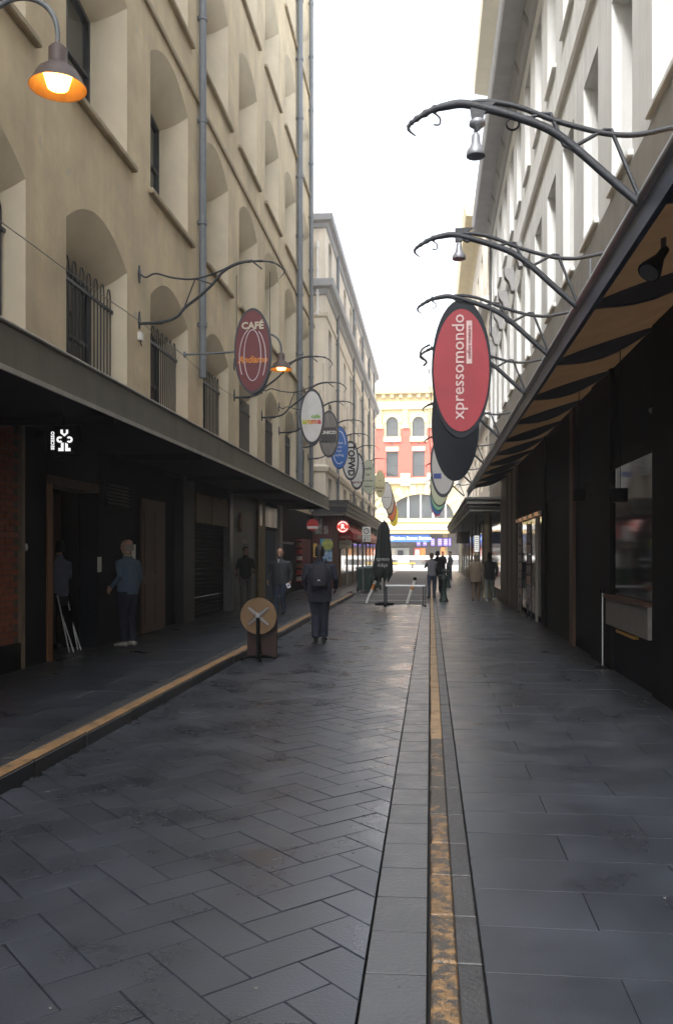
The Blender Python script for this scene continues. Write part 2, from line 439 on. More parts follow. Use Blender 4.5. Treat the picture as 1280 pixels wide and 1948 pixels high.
# ================================================================== FACADES
def arch_pts(y0, y1, z0, zs, rise, n=12):
    ym, hw = (y0 + y1) / 2, (y1 - y0) / 2
    arc = []
    for k in range(n + 1):
        t = -1 + 2 * k / n
        arc.append((ym + hw * t, zs + rise * (1 - t * t) if rise < hw * .9 else zs + rise * math.sqrt(max(0, 1 - t * t))))
    return [(y0, z0)] + arc + [(y1, z0)]
def cell(mb, P, ya, yb, za, zb, op=None, mi=0):
    if op is None: mb.poly([P(ya, za), P(yb, za), P(yb, zb), P(ya, zb)], mi); return
    n = len(op); h = n // 2; ym = op[h][0]; z0 = op[0][1]
    left = [(ya, za), (ym, za), (ym, z0)] + op[0:h + 1] + [(ym, zb), (ya, zb)]
    right = [(yb, zb), (ym, zb)] + op[h:] + [(ym, z0), (ym, za), (yb, za)]
    for q in (left, right):
        r = [q[0]]
        for p in q[1:]:
            if math.dist(p, r[-1]) > 1e-6: r.append(p)
        if math.dist(r[0], r[-1]) < 1e-6: r.pop()
        mb.poly([P(*p) for p in r], mi)
def reveal(mb, P, rings, mi=0, sillmi=None):
    n = len(rings[0][0])
    for lo, hi in ((0, 2), (1, n - 1), (n - 2, n)):      # jamb, arch, jamb kept apart so that corners stay crisp
        mb.grid([[P(p[0], p[1], d) for p in pts[lo:hi]] for pts, d in rings], mi, True)
    a, da = rings[0]; b, db = rings[-1]
    mb.poly([P(*a[0], da), P(*a[-1], da), P(*b[-1], db), P(*b[0], db)], mi if sillmi is None else sillmi)

# ---- left warehouse, cream render, five rows of deep arched windows
XL = -5.2
PL = lambda y, z, d=0.0: (XL - d, y, z)
lb = thing('warehouse_building', 'tall cream rendered warehouse with rows of deep arched windows and grey downpipes', 'building', (XL, 20, 0))
wall = MB(); PITCH = 3.78; Y0 = 11.98
rows = [(3.9, 6.45, .48), (8.42, 11.02, .46), (12.78, 15.3, .46), (17.1, 19.6, .46), (21.4, 23.9, .46)]
zb = [3.3, 7.6, 11.8, 16.2, 20.5, 27.5]
bays = range(-5, 7); YE = 38.6
def lwindow(y0, ri):
    z0, zs, rise = rows[ri]; y1 = y0 + 2.52
    o = arch_pts(y0, y1, z0, zs, rise)
    rings = []
    for f in (0, .25, .5, .75, 1):
        e = 1 - (1 - f) ** 1.7
        rings.append((arch_pts(y0 + .34 * e, y1 - .34 * e, z0 + .06 * f, zs - .42 * e, rise * (1 - .75 * e)), .55 * f))
    return o, rings
for bi in bays:
    ya = Y0 + bi * PITCH - .63; yb = ya + PITCH
    if bi == max(bays): yb = YE
    for ri in range(5):
        o, rings = lwindow(Y0 + bi * PITCH, ri)
        cell(wall, PL, ya, yb, zb[ri], zb[ri + 1], o)
        reveal(wall, PL, rings, 1, 2)
ys = Y0 - 5 * PITCH - .63
wall.poly([PL(ys, 27.5), PL(YE, 27.5), (-16, YE, 27.5), (-16, ys, 27.5)])
wall.poly([PL(YE, 3.3), PL(YE, 27.5), (-16, YE, 27.5), (-16, YE, 3.3)])
wall.poly([PL(ys, 0), PL(ys, 27.5), (-16, ys, 27.5), (-16, ys, 0)])
wall.build('wall', [M['render'], M['reveal'], M['sill']], lb)
MB().box(XL - .02, XL + .06, ys, YE, 11.72, 11.84, 0, .015).build('string_course', M['sill'], lb)
MB().box(XL - .02, XL + .10, ys, YE, 27.2, 27.8).build('parapet', M['sill'], lb)
for bi in bays:
    for ri in range(5):
        if bi < -2 and ri != 0: pass
        yy = Y0 + bi * PITCH
        if bi < -1 and ri < 3 and bi < -3: continue
        o, rings = lwindow(yy, ri)
        inner = rings[-1][0]; a, b = inner[0][0], inner[-1][0]; z0, zs = inner[0][1], inner[1][1]
        wd = thing_w = MB()
        # frame ring
        fr = MB(); d0, d1 = .52, .60; t = .07
        inn = arch_pts(a + t, b - t, z0 + t, zs - t, inner[len(inner) // 2][1] - zs)
        for d in (d0,):
            fr.grid([[PL(p[0], p[1], d) for p in inner], [PL(p[0], p[1], d) for p in inn]], 0, False)
            fr.poly([PL(*inner[0], d), PL(*inner[-1], d), PL(*inn[-1], d), PL(*inn[0], d)])
        fr.grid([[PL(p[0], p[1], d0) for p in inn], [PL(p[0], p[1], d1) for p in inn]], 0, False)
        ym = (a + b) / 2; zm = z0 + (zs - z0) * .55
        fr.box(XL - d1, XL - d0 - .01, a + t, b - t, zm - .03, zm + .03)
        fr.box(XL - d1, XL - d0 - .012, ym - .025, ym + .025, z0 + t, zs + .02)
        win = fr.build('window', M['frame'], lb)
        for (p0, p1) in ((a + t, ym - .025), (ym + .025, b - t)):
            for (q0, q1) in ((z0 + t, zm - .03), (zm + .03, zs + .02)):
                MB().box(XL - .585, XL - .575, p0 - .01, p1 + .01, q0 - .01, q1 + .01).build('pane', M['glass'], win)
        if ri:
            MB().box(XL - .01, XL + .10, yy - .12, yy + 2.52 + .3, rows[ri][0] - .12, rows[ri][0] - .01, 0, .02).build('sill', M['sill'], win)
        else:
            gr = MB(); dx = XL - .2; nb = 17; top = 5.98
            for k in range(nb):
                y1 = yy + .12 + k * (2.28 / (nb - 1))
                gr.tube([(dx, y1, 3.75), (dx, y1, top - .05)], .011, 5)
                if k % 2 == 0 and k < nb - 1:
                    yn = y1 + 2.28 / (nb - 1)
                    gr.tube([(dx, y1 + (yn - y1) * .5 * (1 - math.cos(q * math.pi / 6)), top - .05 + .14 * math.sin(q * math.pi / 6)) for q in range(7)], .011, 5)
            for zc in (5.72, 4.55):
                gr.box(dx - .016, dx + .018, yy + .03, yy + 2.49, zc - .025, zc + .025)
                gr.box(dx - .03, dx + .04, yy + 2.40, yy + 2.52, zc - .05, zc + .05)
            gr.build('grille', M['iron'], win)
def downpipe(px, X, z0, r, parent, ztop, m, yy=None):
    yy = yy if yy is not None else yl(px, X)
    mb = MB(); mb.tube([(X + r + .03, yy, z0), (X + r + .03, yy, ztop)], r, 12)
    z = z0 + 1.2
    while z < ztop:
        mb.tube([(X + r + .03, yy, z - .05), (X + r + .03, yy, z + .05)], r * 1.22, 12); mb.box(X, X + r, yy - r * .6, yy + r * .6, z - .03, z + .03); z += 2.3
    return mb.build('downpipe', m, parent)
downpipe(376, XL, 5.55, .085, lb, 27.3, M['pipe'])
downpipe(563, XL, 3.6, .12, lb, 27.3, M['pipe'])
downpipe(587, XL, 3.4, .085, lb, 27.3, M['pipe'])

# ---- left awning
AX, AZ0, AZ1, AYE = -3.75, 3.22, 3.62, 31.7
aw = thing('street_awning', 'long grey-green box awning along the cream warehouse wall', 'awning', (AX, 20, AZ0))
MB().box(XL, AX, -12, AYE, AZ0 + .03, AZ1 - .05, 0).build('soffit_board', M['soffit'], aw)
MB().box(AX + .002, AX + .045, -12, AYE + .03, AZ0, AZ1).build('fascia', M['fascia'], aw)
MB().box(XL, AX, AYE + .002, AYE + .03, AZ0, AZ1).build('fascia', M['fascia'], aw)
MB().box(AX - .06, AX + .075, -12, AYE + .05, AZ1 + .002, AZ1 + .035, 0, .01).build('trim', M['trim'], aw)
MB().box(AX + .046, AX + .065, -12, AYE + .04, AZ0 - .02, AZ0 + .03).build('trim', M['trim'], aw)
for k in range(8):
    yy = 2 + k * 4.0
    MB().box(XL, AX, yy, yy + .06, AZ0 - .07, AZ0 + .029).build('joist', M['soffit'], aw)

MB().box(-9, XL - .002, -12, YE - .01, 3.2, 3.7).build('lintel', M['soffit'], lb)  # deep slab added over the shops to stop light leaking above the panels
# ---- shopfronts under the left awning
def wallbox(mb, p0, p1, z0, z1, X=XL, th=.1, pr=0.0, mi=0, ch=0.0):
    return mb.box(X - th, X + pr, yl(p0, X), yl(p1, X), z0, z1, mi, ch)
TOP = 3.24
bp = thing('brick_shopfront', 'red brick shopfront panel with a pale metal edge strip', 'shopfront', (XL, yl(0), ZL))
y0b, y1b = yl(-160), yl(36)
MB().box(XL - .3, XL - .012, y0b, y1b, ZL, TOP).build('mortar', mat('mortar', (.12, .09, .07), .95, noise=.2, scale=10), bp)
bme = MB().box(-.05, .004, 0, .222, 0, .068, 0, .004); bmo = bme.build('brick', M['brick']); bmesh_b = bmo.data
bpy.data.objects.remove(bmo)
z = ZL + .35; k = 0
while z < TOP - .08:
    yy = y0b - (.116 if k % 2 else 0)
    while yy < y1b - .05:
        a = max(yy, y0b)
        if yy >= y0b and yy + .222 <= y1b: inst(bmesh_b, 'brick', (XL + random.uniform(-.003, .003), yy, z), bp)
        yy += .232
    z += .078; k += 1
MB().box(XL - .2, XL + .03, y0b, y1b, ZL, ZL + .34).build('plinth', M['black'], bp)
MB().box(XL - .1, XL + .04, y1b, y1b + .09, ZL, TOP).build('edge_strip', mat('edge_strip', (.20, .14, .09), .4, noise=.2, scale=6), bp)

sh = thing('black_shopfront', 'black painted shopfront with orange timber doorway and louvre vent', 'shopfront', (XL, yl(150), ZL))
wallbox(MB(), 41, 88, ZL, TOP, th=.5).build('pilaster', M['black'], sh)
MB().lathe([(.045, .0), (.05, .012), (.03, .02)], (XL + .002, yl(48), WX(48, 1041, XL).z), 16, axis='x').build('badge', M['white'], sh)
wallbox(MB(), 89, 98, ZL, 2.55, th=.3, pr=.02).build('door_frame', M['orange_timber'], sh)
wallbox(MB(), 89, 186, 2.55, 2.68, th=.3, pr=.02).build('door_head', M['timber'], sh)
wallbox(MB(), 89, 186, 2.68, TOP, th=.3).build('transom', M['navy'], sh)
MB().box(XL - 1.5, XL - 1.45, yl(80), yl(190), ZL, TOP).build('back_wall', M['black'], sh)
MB().box(XL - 1.5, XL - .3, yl(186) - .02, yl(186) + .02, ZL, TOP).build('side_wall', M['black'], sh)
dr = MB(); dr.box(XL - .62, XL - .58, yl(150), yl(186) - .05, ZL + .02, 2.54); door = dr.build('door', M['timber'], sh)
MB().box(XL - .58, XL - .565, yl(150) + .12, yl(186) - .17, ZL + .3, 1.1).build('door_panel', M['timber'], door)
MB().box(XL - .58, XL - .565, yl(150) + .12, yl(186) - .17, 1.3, 2.4).build('door_panel', M['timber'], door)
MB().tube([(XL - .54, yl(154), 1.05), (XL - .54, yl(154), 1.4)], .015, 6).build('handle', M['steel'], door)
wallbox(MB(), 187, 262, ZL, TOP, th=.3).build('wall_panel', M['navy'], sh)
v0, v1 = yl(200), yl(241); zt, zb_ = WX(220, 922, XL).z, WX(220, 962, XL).z
vent = MB().box(XL + .001, XL + .02, v0 - .03, v1 + .03, zb_ - .03, zt + .03).build('vent', M['black'], sh)
for k in range(6):
    zc = zb_ + (k + .5) * (zt - zb_) / 6
    MB().poly([(XL + .022, v0, zc + .025), (XL + .022, v1, zc + .025), (XL + .06, v1, zc - .02), (XL + .06, v0, zc - .02)]).poly([(XL + .022, v0, zc + .018), (XL + .022, v1, zc + .018), (XL + .06, v1, zc - .027), (XL + .06, v0, zc - .027)]).build('slat', M['grey'], vent)
paper = mat('paper', (.7, .68, .62), .8)
for px, py, wv, hv in ((189, 1074, .17, .24), (254, 1052, .2, .3)):
    p = WX(px, py, XL); MB().box(XL + .001, XL + .004, p.y - wv / 2, p.y + wv / 2, p.z - hv / 2, p.z + hv / 2).build('notice', paper, sh)
wallbox(MB(), 262, 313, ZL, TOP, th=.3).build('wall_panel', M['black'], sh)
dd = wallbox(MB(), 266, 311, ZL + .02, 2.6, th=0, pr=.035); door = dd.build('door', M['timber'], sh)
MB().box(XL + .036, XL + .05, yl(271), yl(287), 1.2, 2.4).build('door_panel', M['timber'], door)
MB().box(XL + .036, XL + .05, yl(291), yl(307), 1.2, 2.4).build('door_panel', M['timber'], door)
MB().box(XL + .036, XL + .05, yl(271), yl(287), .3, 1.05).build('door_panel', M['timber'], door)
MB().box(XL + .036, XL + .05, yl(291), yl(307), .3, 1.05).build('door_panel', M['timber'], door)

rs = thing('roller_shutter_shopfront', 'dark closed shopfront with a tan signboard over its slatted roller door', 'shopfront', (XL, yl(390), ZL))
wallbox(MB(), 313, 345, ZL, TOP, th=.4, pr=-.15).build('wall_panel', M['navy'], rs)
wallbox(MB(), 345, 366, ZL, TOP, th=.3, pr=.05).build('pilaster', mat('dark_grey_paint', (.022, .025, .028), .6, noise=.2, scale=4), rs)
wallbox(MB(), 366, 431, 2.55, TOP, th=.3).build('wall_panel', M['soffit'], rs)
wallbox(MB(), 369, 398, 2.28, 2.95, th=0, pr=.06, ch=.01).build('signboard', M['tan'], rs)
wallbox(MB(), 399, 430, 2.28, 2.95, th=0, pr=.06, ch=.01).build('signboard', M['tan'], rs)
z = ZL
shm = MB().box(-.03, 0, 0, yl(431) - yl(366), .003, .092, 0, .012).build('shutter_slat', M['black']); sm_ = shm.data; bpy.data.objects.remove(shm)
while z < 2.3: inst(sm_, 'shutter_slat', (XL - .08, yl(366), z), rs); z += .095

us = thing('dark_green_shopfront', 'dark green panelled shopfront with a round brown emblem and pale lettering', 'shopfront', (XL, yl(460), ZL))
wallbox(MB(), 432, 438, ZL, TOP, th=.1, pr=.08).build('post', M['steel'] if False else mat('dull_metal', (.14, .145, .15), .4, noise=.2, scale=8), us)
wallbox(MB(), 438, 488, ZL, TOP, th=.3).build('wall_panel', M['darkgreen'], us)
p = WX(456, 994, XL); MB().lathe([(.27, 0), (.27, .04), (.22, .05)], (XL + .001, p.y, p.z), 24, axis='x').build('emblem', mat('brown_emblem', (.16, .07, .03), .6, noise=.5, scale=14), us)
cream = mat('cream_paint', (.62, .58, .46), .6)
text('UNICO', .2, (XL + .006, yl(466), WX(466, 1030, XL).z), cream, us, FR_E)
text('CAFE', .15, (XL + .006, yl(466), WX(466, 1040, XL).z - .04), cream, us, FR_E)

bs = thing('blue_door_shopfront', 'shopfront with blue door, yellow timber post and metallic header sign', 'shopfront', (XL, yl(515), ZL))
wallbox(MB(), 488, 501, ZL, TOP, th=.2, pr=.06).build('post', mat('yellow_timber', (.22, .14, .045), .6, noise=.3, scale=6), bs)
d = wallbox(MB(), 502, 524, ZL + .02, 2.35, th=.1).build('door', M['blue_door'], bs)
MB().tube([(XL + .04, yl(521), .95), (XL + .04, yl(521), 1.35)], .015, 6).build('handle', M['steel'], d)
hd = MB(); y0h, y1h = yl(489), yl(527)
hd.grid([[(XL + .05 + .02 * math.sin(k * 1.1), y0h + (y1h - y0h) * k / 16, zz) for k in range(17)] for zz in (2.45, 2.8, 3.1)], 0, True)
hd.build('header_sign', mat('crinkled_metal', (.5, .5, .47), .35, metal=.8), bs)
wallbox(MB(), 501, 527, 2.36, TOP, th=.3).build('wall_panel', M['black'], bs)
wallbox(MB(), 527, 532, ZL, TOP, th=.2, pr=.1).build('post', mat('pale_post', (.5, .48, .44), .6), bs)
wallbox(MB(), 532, 560, ZL, TOP, th=.3).build('wall_panel', M['black'], bs)
for zc in (1.95, 2.0): wallbox(MB(), 537, 557, zc, zc + .02, th=0, pr=.03).build('rail', M['steel'], bs)
red = mat('red_paint', (.42, .02, .02), .5, noise=.15, scale=6)
bb = thing('barber_shopfront', 'dark shopfront with red shelves and a round red and white sign', 'shopfront', (XL, yl(575), ZL))
wallbox(MB(), 560, 594, ZL, TOP, th=.3).build('wall_panel', M['black'], bb)
wallbox(MB(), 573, 590, .3, 2.2, th=0, pr=.03).build('door', mat('dark_red', (.14, .012, .014), .5, noise=.2, scale=5), bb)
for k in range(7): wallbox(MB(), 562, 571, .5 + k * .27, .53 + k * .27, th=0, pr=.18).build('shelf', red, bb)
for k in range(6):
    wallbox(MB(), 564, 569, .54 + k * .27, .68 + k * .27, th=0, pr=.12).build('pot', [paper, red, M['tan']][k % 3], bb)
p = WX(573, 1000, XL)
rsn = thing('round_wall_sign', 'round red and white sign projecting beneath the warehouse awning end', 'sign', (-4.7, p.y, 2.7))
MB().lathe([(.24, 0), (.24, .08)], (-4.7, yl(571), 2.75), 24, axis='y').build('board', red, rsn)
MB().box(-4.92, -4.48, yl(571) - .004, yl(571) - .001, 2.60, 2.70).build('stripe', M['white'], rsn)
MB().tube([(-5.2, yl(571) + .04, 2.98), (-4.7, yl(571) + .04, 2.98)], .012, 6).build('bracket', M['iron'], rsn)

MB().box(-9.2, -9, -12, YE - .02, 0, 3.7).box(-9, -5.6, YE - .4, YE - .05, 0, 3.2).box(-9, -5.6, -12, -11.8, 0, 3.2).build('back_wall', M['black'], lb)  # unseen rear wall and ends, added to block daylight entering from behind
# lit square sign under the awning
gl = mat('lit_white_letters', (.9, .9, .9), .5, emit=(1, 1, 1), estr=.22)
YS = 9.6
q0, q1 = WY(86, 868, YS), WY(149, 808, YS)
ls = thing('lit_box_sign', 'black box sign under the awning with glowing white lettered figure', 'sign', (q0.x, YS, q0.z))
MB().box(q0.x, q1.x, YS, YS + .08, q0.z, q1.z, 0, .01).build('box', M['black'], ls)
MB().box((q0.x + q1.x) / 2 - .012, (q0.x + q1.x) / 2 + .012, YS + .03, YS + .05, q1.z, 3.25).build('hanger', M['black'], ls)
def glyph(px, py): return WY(px, py, YS - .004)
s_ = q1.z - q0.z
def shape(poly_px, nm='symbol'):
    mb = MB(); mb.prism([(glyph(*p).x, glyph(*p).z) for p in poly_px], YS - .006, YS - .001, 'y'); return mb.build(nm, gl, ls)
def arc(cx, cy, r0, r1, a0, a1, n=10):
    return [(cx + r1 * math.cos(R(a0 + (a1 - a0) * k / n)), cy + r1 * math.sin(R(a0 + (a1 - a0) * k / n))) for k in range(n + 1)] + [(cx + r0 * math.cos(R(a1 + (a0 - a1) * k / n)), cy + r0 * math.sin(R(a1 + (a0 - a1) * k / n))) for k in range(n + 1)]
shape([(115, 817), (119.5, 817), (119.5, 823), (122.5, 825), (125.5, 823), (125.5, 817), (129.5, 817), (129.5, 824), (122.5, 830), (115, 824)])
shape(arc(113.5, 836, 2.4, 6.2, 40, 320)); shape(arc(132, 836, 2.4, 6.2, -140, 140))
shape([(116, 842), (121, 842), (121, 858), (111, 858), (111, 852), (116, 852)])
shape([(124, 842), (129, 844), (129, 852), (134, 852), (134, 858), (124, 858)])
text('SECESSO', .055, WY(100.5, 838, YS - .004), gl, ls, FR_S, 90, bold=.001)

# ---- left second building (pale stone, behind, stepping forward)
X2, Y2, Y2E = -4.65, 38.62, 74.0
P2 = lambda y, z, d=0.0: (X2 - d, y, z)
b2 = thing('pale_stone_building', 'pale stone building with two dark cornices and thin downpipes', 'building', (X2, 56, 0))
wl = MB(); n2 = 10; pitch2 = (Y2E - Y2) / n2
zl2 = [3.9, 5.5, 12.4, 14.0, 16.6]
wins2 = []
for k in range(n2):
    ya = Y2 + k * pitch2; yb = ya + pitch2
    for (za, zc, wz0, wz1, ww, rise) in ((3.3, 5.6, 4.1, 5.1, 1.5, 0), (5.6, 9.2, 6.0, 8.6, 1.3, 0), (9.2, 13.0, 9.5, 12.0, 1.3, 0), (13.0, 16.7, 14.1, 15.9, 1.3, .2)):
        o = arch_pts(ya + (pitch2 - ww) / 2, yb - (pitch2 - ww) / 2, wz0, wz1, rise, 6)
        cell(wl, P2, ya, yb, za, zc, o); wins2.append(o)
        reveal(wl, P2, [(o, 0), (o, .3)], 0)
wl.poly([(-5.6, Y2, 3.3), (X2, Y2, 3.3), (X2, Y2, 16.7), (-5.6, Y2, 16.7)])
wl.poly([(-14, Y2E, 0), (X2, Y2E, 0), (X2, Y2E, 16.7), (-14, Y2E, 16.7)])
wl.poly([(-14, Y2, 16.7), (X2, Y2, 16.7), (X2, Y2E, 16.7), (-14, Y2E, 16.7)])
wl.build('wall', M['pale'], b2)
for o in wins2:
    a, b = o[0][0], o[-1][0]; z0, z1 = o[0][1], o[len(o) // 2][1]
    w2 = MB().box(X2 - .29, X2 - .25, a, a + .07, z0, z1).box(X2 - .29, X2 - .25, b - .07, b, z0, z1).box(X2 - .29, X2 - .25, a + .07, b - .07, (z0 + z1) / 2 - .03, (z0 + z1) / 2 + .03).build('window', M['frame'], b2)
    MB().box(X2 - .32, X2 - .30, a, b, z0, z1).build('pane', M['glass'], w2)
def profile_run(prof, X, y0, y1, sgn, ret=None):
    """a moulding: prof = [(projection, z)...] run along Y at plane X; ret = X to return to at the near end"""
    mb = MB()
    for (a, za), (b, zc) in zip(prof, prof[1:]):
        ya0, yb0 = (y0 - a if ret is not None else y0), (y0 - b if ret is not None else y0)
        mb.poly([(X + sgn * a, ya0, za), (X + sgn * a, y1, za), (X + sgn * b, y1, zc), (X + sgn * b, yb0, zc)])
        if ret is not None:
            mb.poly([(ret, ya0, za), (X + sgn * a, ya0, za), (X + sgn * b, yb0, zc), (ret, yb0, zc)])
    for yy in (y1,):
        mb.poly([(X + sgn * p[0], yy, p[1]) for p in prof])
    if ret is None: mb.poly([(X + sgn * p[0], y0, p[1]) for p in prof])
    return mb
profile_run([(0, 16.2), (.08, 16.25), (.12, 16.42), (.3, 16.5), (.34, 16.75), (0, 16.8)], X2, Y2, Y2E + .3, 1, -5.6).build('cornice', M['cornice'], b2)
profile_run([(0, 13.2), (.08, 13.25), (.14, 13.45), (.34, 13.55), (.38, 13.85), (0, 13.95)], X2, Y2, Y2E + .3, 1, -5.6).build('cornice', M['cornice'], b2)
profile_run([(0, 12.2), (.07, 12.25), (.1, 12.42), (0, 12.45)], X2, Y2, Y2E, 1, -5.6).build('moulding', M['pale'], b2)
profile_run([(0, 5.25), (.1, 5.3), (.16, 5.5), (0, 5.6)], X2, Y2, Y2E, 1, -5.6).build('moulding', M['pale'], b2)
for px in (639, 670, 687, 700, 709):
    downpipe(px, X2, 3.9, .07, b2, 16.4, M['pipe'], yl(px, X2))
pp = MB(); yy = Y2 - .1
pp.tube([(-5.02, yy, 12.3), (-5.02, yy, 15.6)], .06, 8).tube([(-5.12, yy, 12.3), (-5.02, yy, 12.5)], .05, 8)
for zc in (12.5, 13.2, 14.3, 15.3): pp.tube([(-5.02, yy, zc), (-5.02, yy, zc + .12)], .085, 8)
pp.build('vent_pipe', M['white'], b2)
# upper attic behind (washed out roof storey)
MB().box(-12, -5.6, 44, 70, 16.7, 19.2).build('roof_storey', M['palegrey'], b2)

# second left awning, stepped dark fascia
A2X = -3.7
a2 = thing('street_awning', 'dark stepped awning of the pale stone building above the red cafe', 'awning', (A2X, 56, 3.3))
for k, (z0, z1, pr) in enumerate(((3.28, 3.45, 0), (3.452, 3.66, .05), (3.662, 3.84, .1), (3.842, 3.95, .16))):
    m_ = [M['grey'], M['soffit'], M['grey'], M['frame']][k]
    mm = mat('awning_grey', (.10, .10, .095), .6, noise=.15, scale=3) if k % 2 == 0 else mat('awning_charcoal', (.055, .058, .062), .6, noise=.15, scale=3)
    MB().box(-5.2, A2X + pr, 38.0 - pr, 75, z0, z1).build('fascia', mm, a2)

# corner cafe under it
cc = thing('corner_cafe', 'corner cafe with dark red walls, posters and timber posts', 'shopfront', (-4.3, 40, .02))
YC = 38.7
rw = mat('dark_red_wall', (.10, .018, .016), .6, noise=.2, scale=4)
MB().box(-6.2, -4.35, YC, YC + .2, .02, 3.28).build('wall', rw, cc)
MB().box(-4.35, -4.3, YC, 74, .02, 3.28).build('wall', mat('shop_dark_brown', (.05, .03, .02), .6, noise=.3, scale=3), cc)
MB().box(-4.33, -4.13, YC - .06, YC + .3, .02, 3.27).build('post', M['timber'], cc)
def cafep(x0, y0, x1, y1, nm, m_, dy=.01):
    a, b = WY(x0, y1, YC), WY(x1, y0, YC); return MB().box(a.x, b.x, YC - dy - .02, YC - .001, a.z, b.z).build(nm, m_, cc)
cafep(592, 983, 613, 1016, 'poster', mat('newsprint', (.5, .49, .46), .8, col2=(.05, .05, .05), scale=7))
cafep(616, 1000, 624, 1016, 'poster', mat('newsprint2', (.45, .43, .4), .8, col2=(.1, .05, .05), scale=8))
cafep(596, 1034, 603, 1060, 'poster', mat('yellow_poster', (.75, .52, .15), .6))
cafep(609, 1025, 631, 1048, 'poster', mat('cyan_poster', (.06, .32, .5), .6))
cafep(612, 1049, 632, 1068, 'poster', mat('blue_poster', (.05, .2, .48), .6, col2=(.5, .62, .72), scale=9))
p = WY(623, 1036, YC); MB().lathe([(.26, 0), (.26, .03)], (p.x, YC - .05, p.z), 24, axis='y').build('poster_roundel', mat('lime_roundel', (.42, .48, .12), .6, noise=.4, scale=10), cc)
for k in range(9):
    yy = 41 + k * 3.4
    MB().box(-4.32, -4.22, yy, yy + .22, .02, 3.27).build('post', [M['orange_timber'], mat('pale_post', (.5, .48, .44), .6), M['tan']][k % 3], cc)
    MB().box(-4.30, -4.26, yy + .5, yy + 2.9, .6, 2.5).build('window', M['shopglass'], cc)
# lit round red sign
YR = 38.2
lit_red = mat('lit_red_sign', (.6, .03, .02), .4, emit=(.9, .05, .03), estr=.15)
lit_w = mat('lit_white_sign', (.9, .9, .88), .4, emit=(1, .95, .9), estr=.2)
p = WY(652, 1002, YR)
rr = thing('round_lit_sign', 'round glowing red sign with white ring lettering beside the red awning', 'sign', (p.x, YR, p.z - .27))
MB().lathe([(.27, 0), (.27, .12)], (p.x, YR, p.z), 28, axis='y').build('lamp_box', lit_red, rr)
MB().prism([(p.x + c[0], p.z + c[1]) for c in arc(0, 0, .185, .24, 20, 160, 14)], YR - .006, YR - .001, 'y').build('ring', lit_w, rr)
MB().prism([(p.x + c[0], p.z + c[1]) for c in arc(0, 0, .185, .24, 200, 340, 14)], YR - .006, YR - .001, 'y').build('ring', lit_w, rr)
text('R', .3, (p.x, YR - .006, p.z), lit_w, rr, bold=.012)
MB().tube([(p.x, YR + .06, p.z + .25), (p.x, YR + .06, 3.3)], .02, 6).build('hanger', M['iron'], rr)
# red awning of the cafe
ra = thing('red_cafe_awning', 'sloping red canvas awning with white PASTA lettering', 'awning', (-4.3, 42, 2.3))
ac = mat('red_canvas', (.40, .03, .025), .7, noise=.15, scale=4)
ac2 = mat('faded_red_canvas', (.52, .20, .14), .7, noise=.15, scale=4)
for (y0, y1, m_) in ((40.2, 47.5, ac), (49, 62, ac2)):
    c = MB()
    c.poly([(-4.3, y0, 3.2), (-4.3, y1, 3.2), (-3.55, y1, 2.55), (-3.55, y0, 2.55)]); c.poly([(-3.55, y0, 2.55), (-3.55, y1, 2.55), (-3.55, y1, 2.25), (-3.55, y0, 2.25)])
    c.poly([(-4.3, y0, 3.2), (-3.55, y0, 2.55), (-3.55, y0, 2.25), (-4.3, y0, 2.25)]); c.poly([(-4.3, y1, 3.2), (-3.55, y1, 2.55), (-3.55, y1, 2.25), (-4.3, y1, 2.25)])
    c.build('canvas', m_, ra)
text('PASTA', .17, (-3.92, 40.19, 2.36), cream, ra, FR_S)
text('PASTA  PIZZA  BAR', .26, (-3.545, 43.8, 2.4), cream, ra, FR_E)
hb = thing('hanging_box_sign', 'cream box sign hanging under the red cafe awning', 'sign', (-3.9, 40, 1.75))
MB().box(-4.2, -3.62, 40.0, 40.1, 1.83, 2.2, 0, .01).build('box', mat('cream_sign', (.5, .45, .33), .6), hb)
text('I PAZZI', .16, (-3.91, 39.995, 2.06), M['black'], hb)
MB().tube([(-4.1, 40.05, 2.2), (-4.1, 40.05, 2.3)], .012, 6).tube([(-3.72, 40.05, 2.2), (-3.72, 40.05, 2.3)], .012, 6).build('hanger', M['iron'], hb)
# loading zone sign
YP = 34.0
a, b = WY(689, 1030, YP), WY(705, 1002, YP)
pk = thing('parking_sign', 'white loading time plate with a clock ring, on a post by the umbrella', 'sign', (a.x, YP, 0))
MB().box(a.x, b.x, YP, YP + .015, a.z, b.z).build('plate', M['white'], pk)
cxp, czp = (a.x + b.x) / 2, b.z - .17
MB().prism([(cxp + c[0], czp + c[1]) for c in arc(0, 0, .085, .115, 0, 359, 20)], YP - .005, YP - .001, 'y').build('clock_ring', M['black'], pk)
MB().box(cxp - .012, cxp + .012, YP - .005, YP - .001, czp, czp + .07).box(cxp + .012, cxp + .06, YP - .005, YP - .001, czp - .012, czp + .012).build('clock_hands', M['black'], pk)
text('LOADING', .075, (cxp, YP - .003, a.z + .22), M['black'], pk); text('ZONE', .075, (cxp, YP - .003, a.z + .15), M['black'], pk)
MB().prism([(cxp - .12, a.z + .03), (cxp - .04, a.z + .03), (cxp - .04, a.z + .11), (cxp - .08, a.z + .11)], YP - .005, YP - .001, 'y').box(cxp + .0, cxp + .13, YP - .005, YP - .001, a.z + .055, a.z + .075).build('arrow', M['black'], pk)
MB().tube([(a.x + .03, YP + .04, -.02), (a.x + .03, YP + .04, b.z)], .025, 8).build('post', M['grey'], pk)

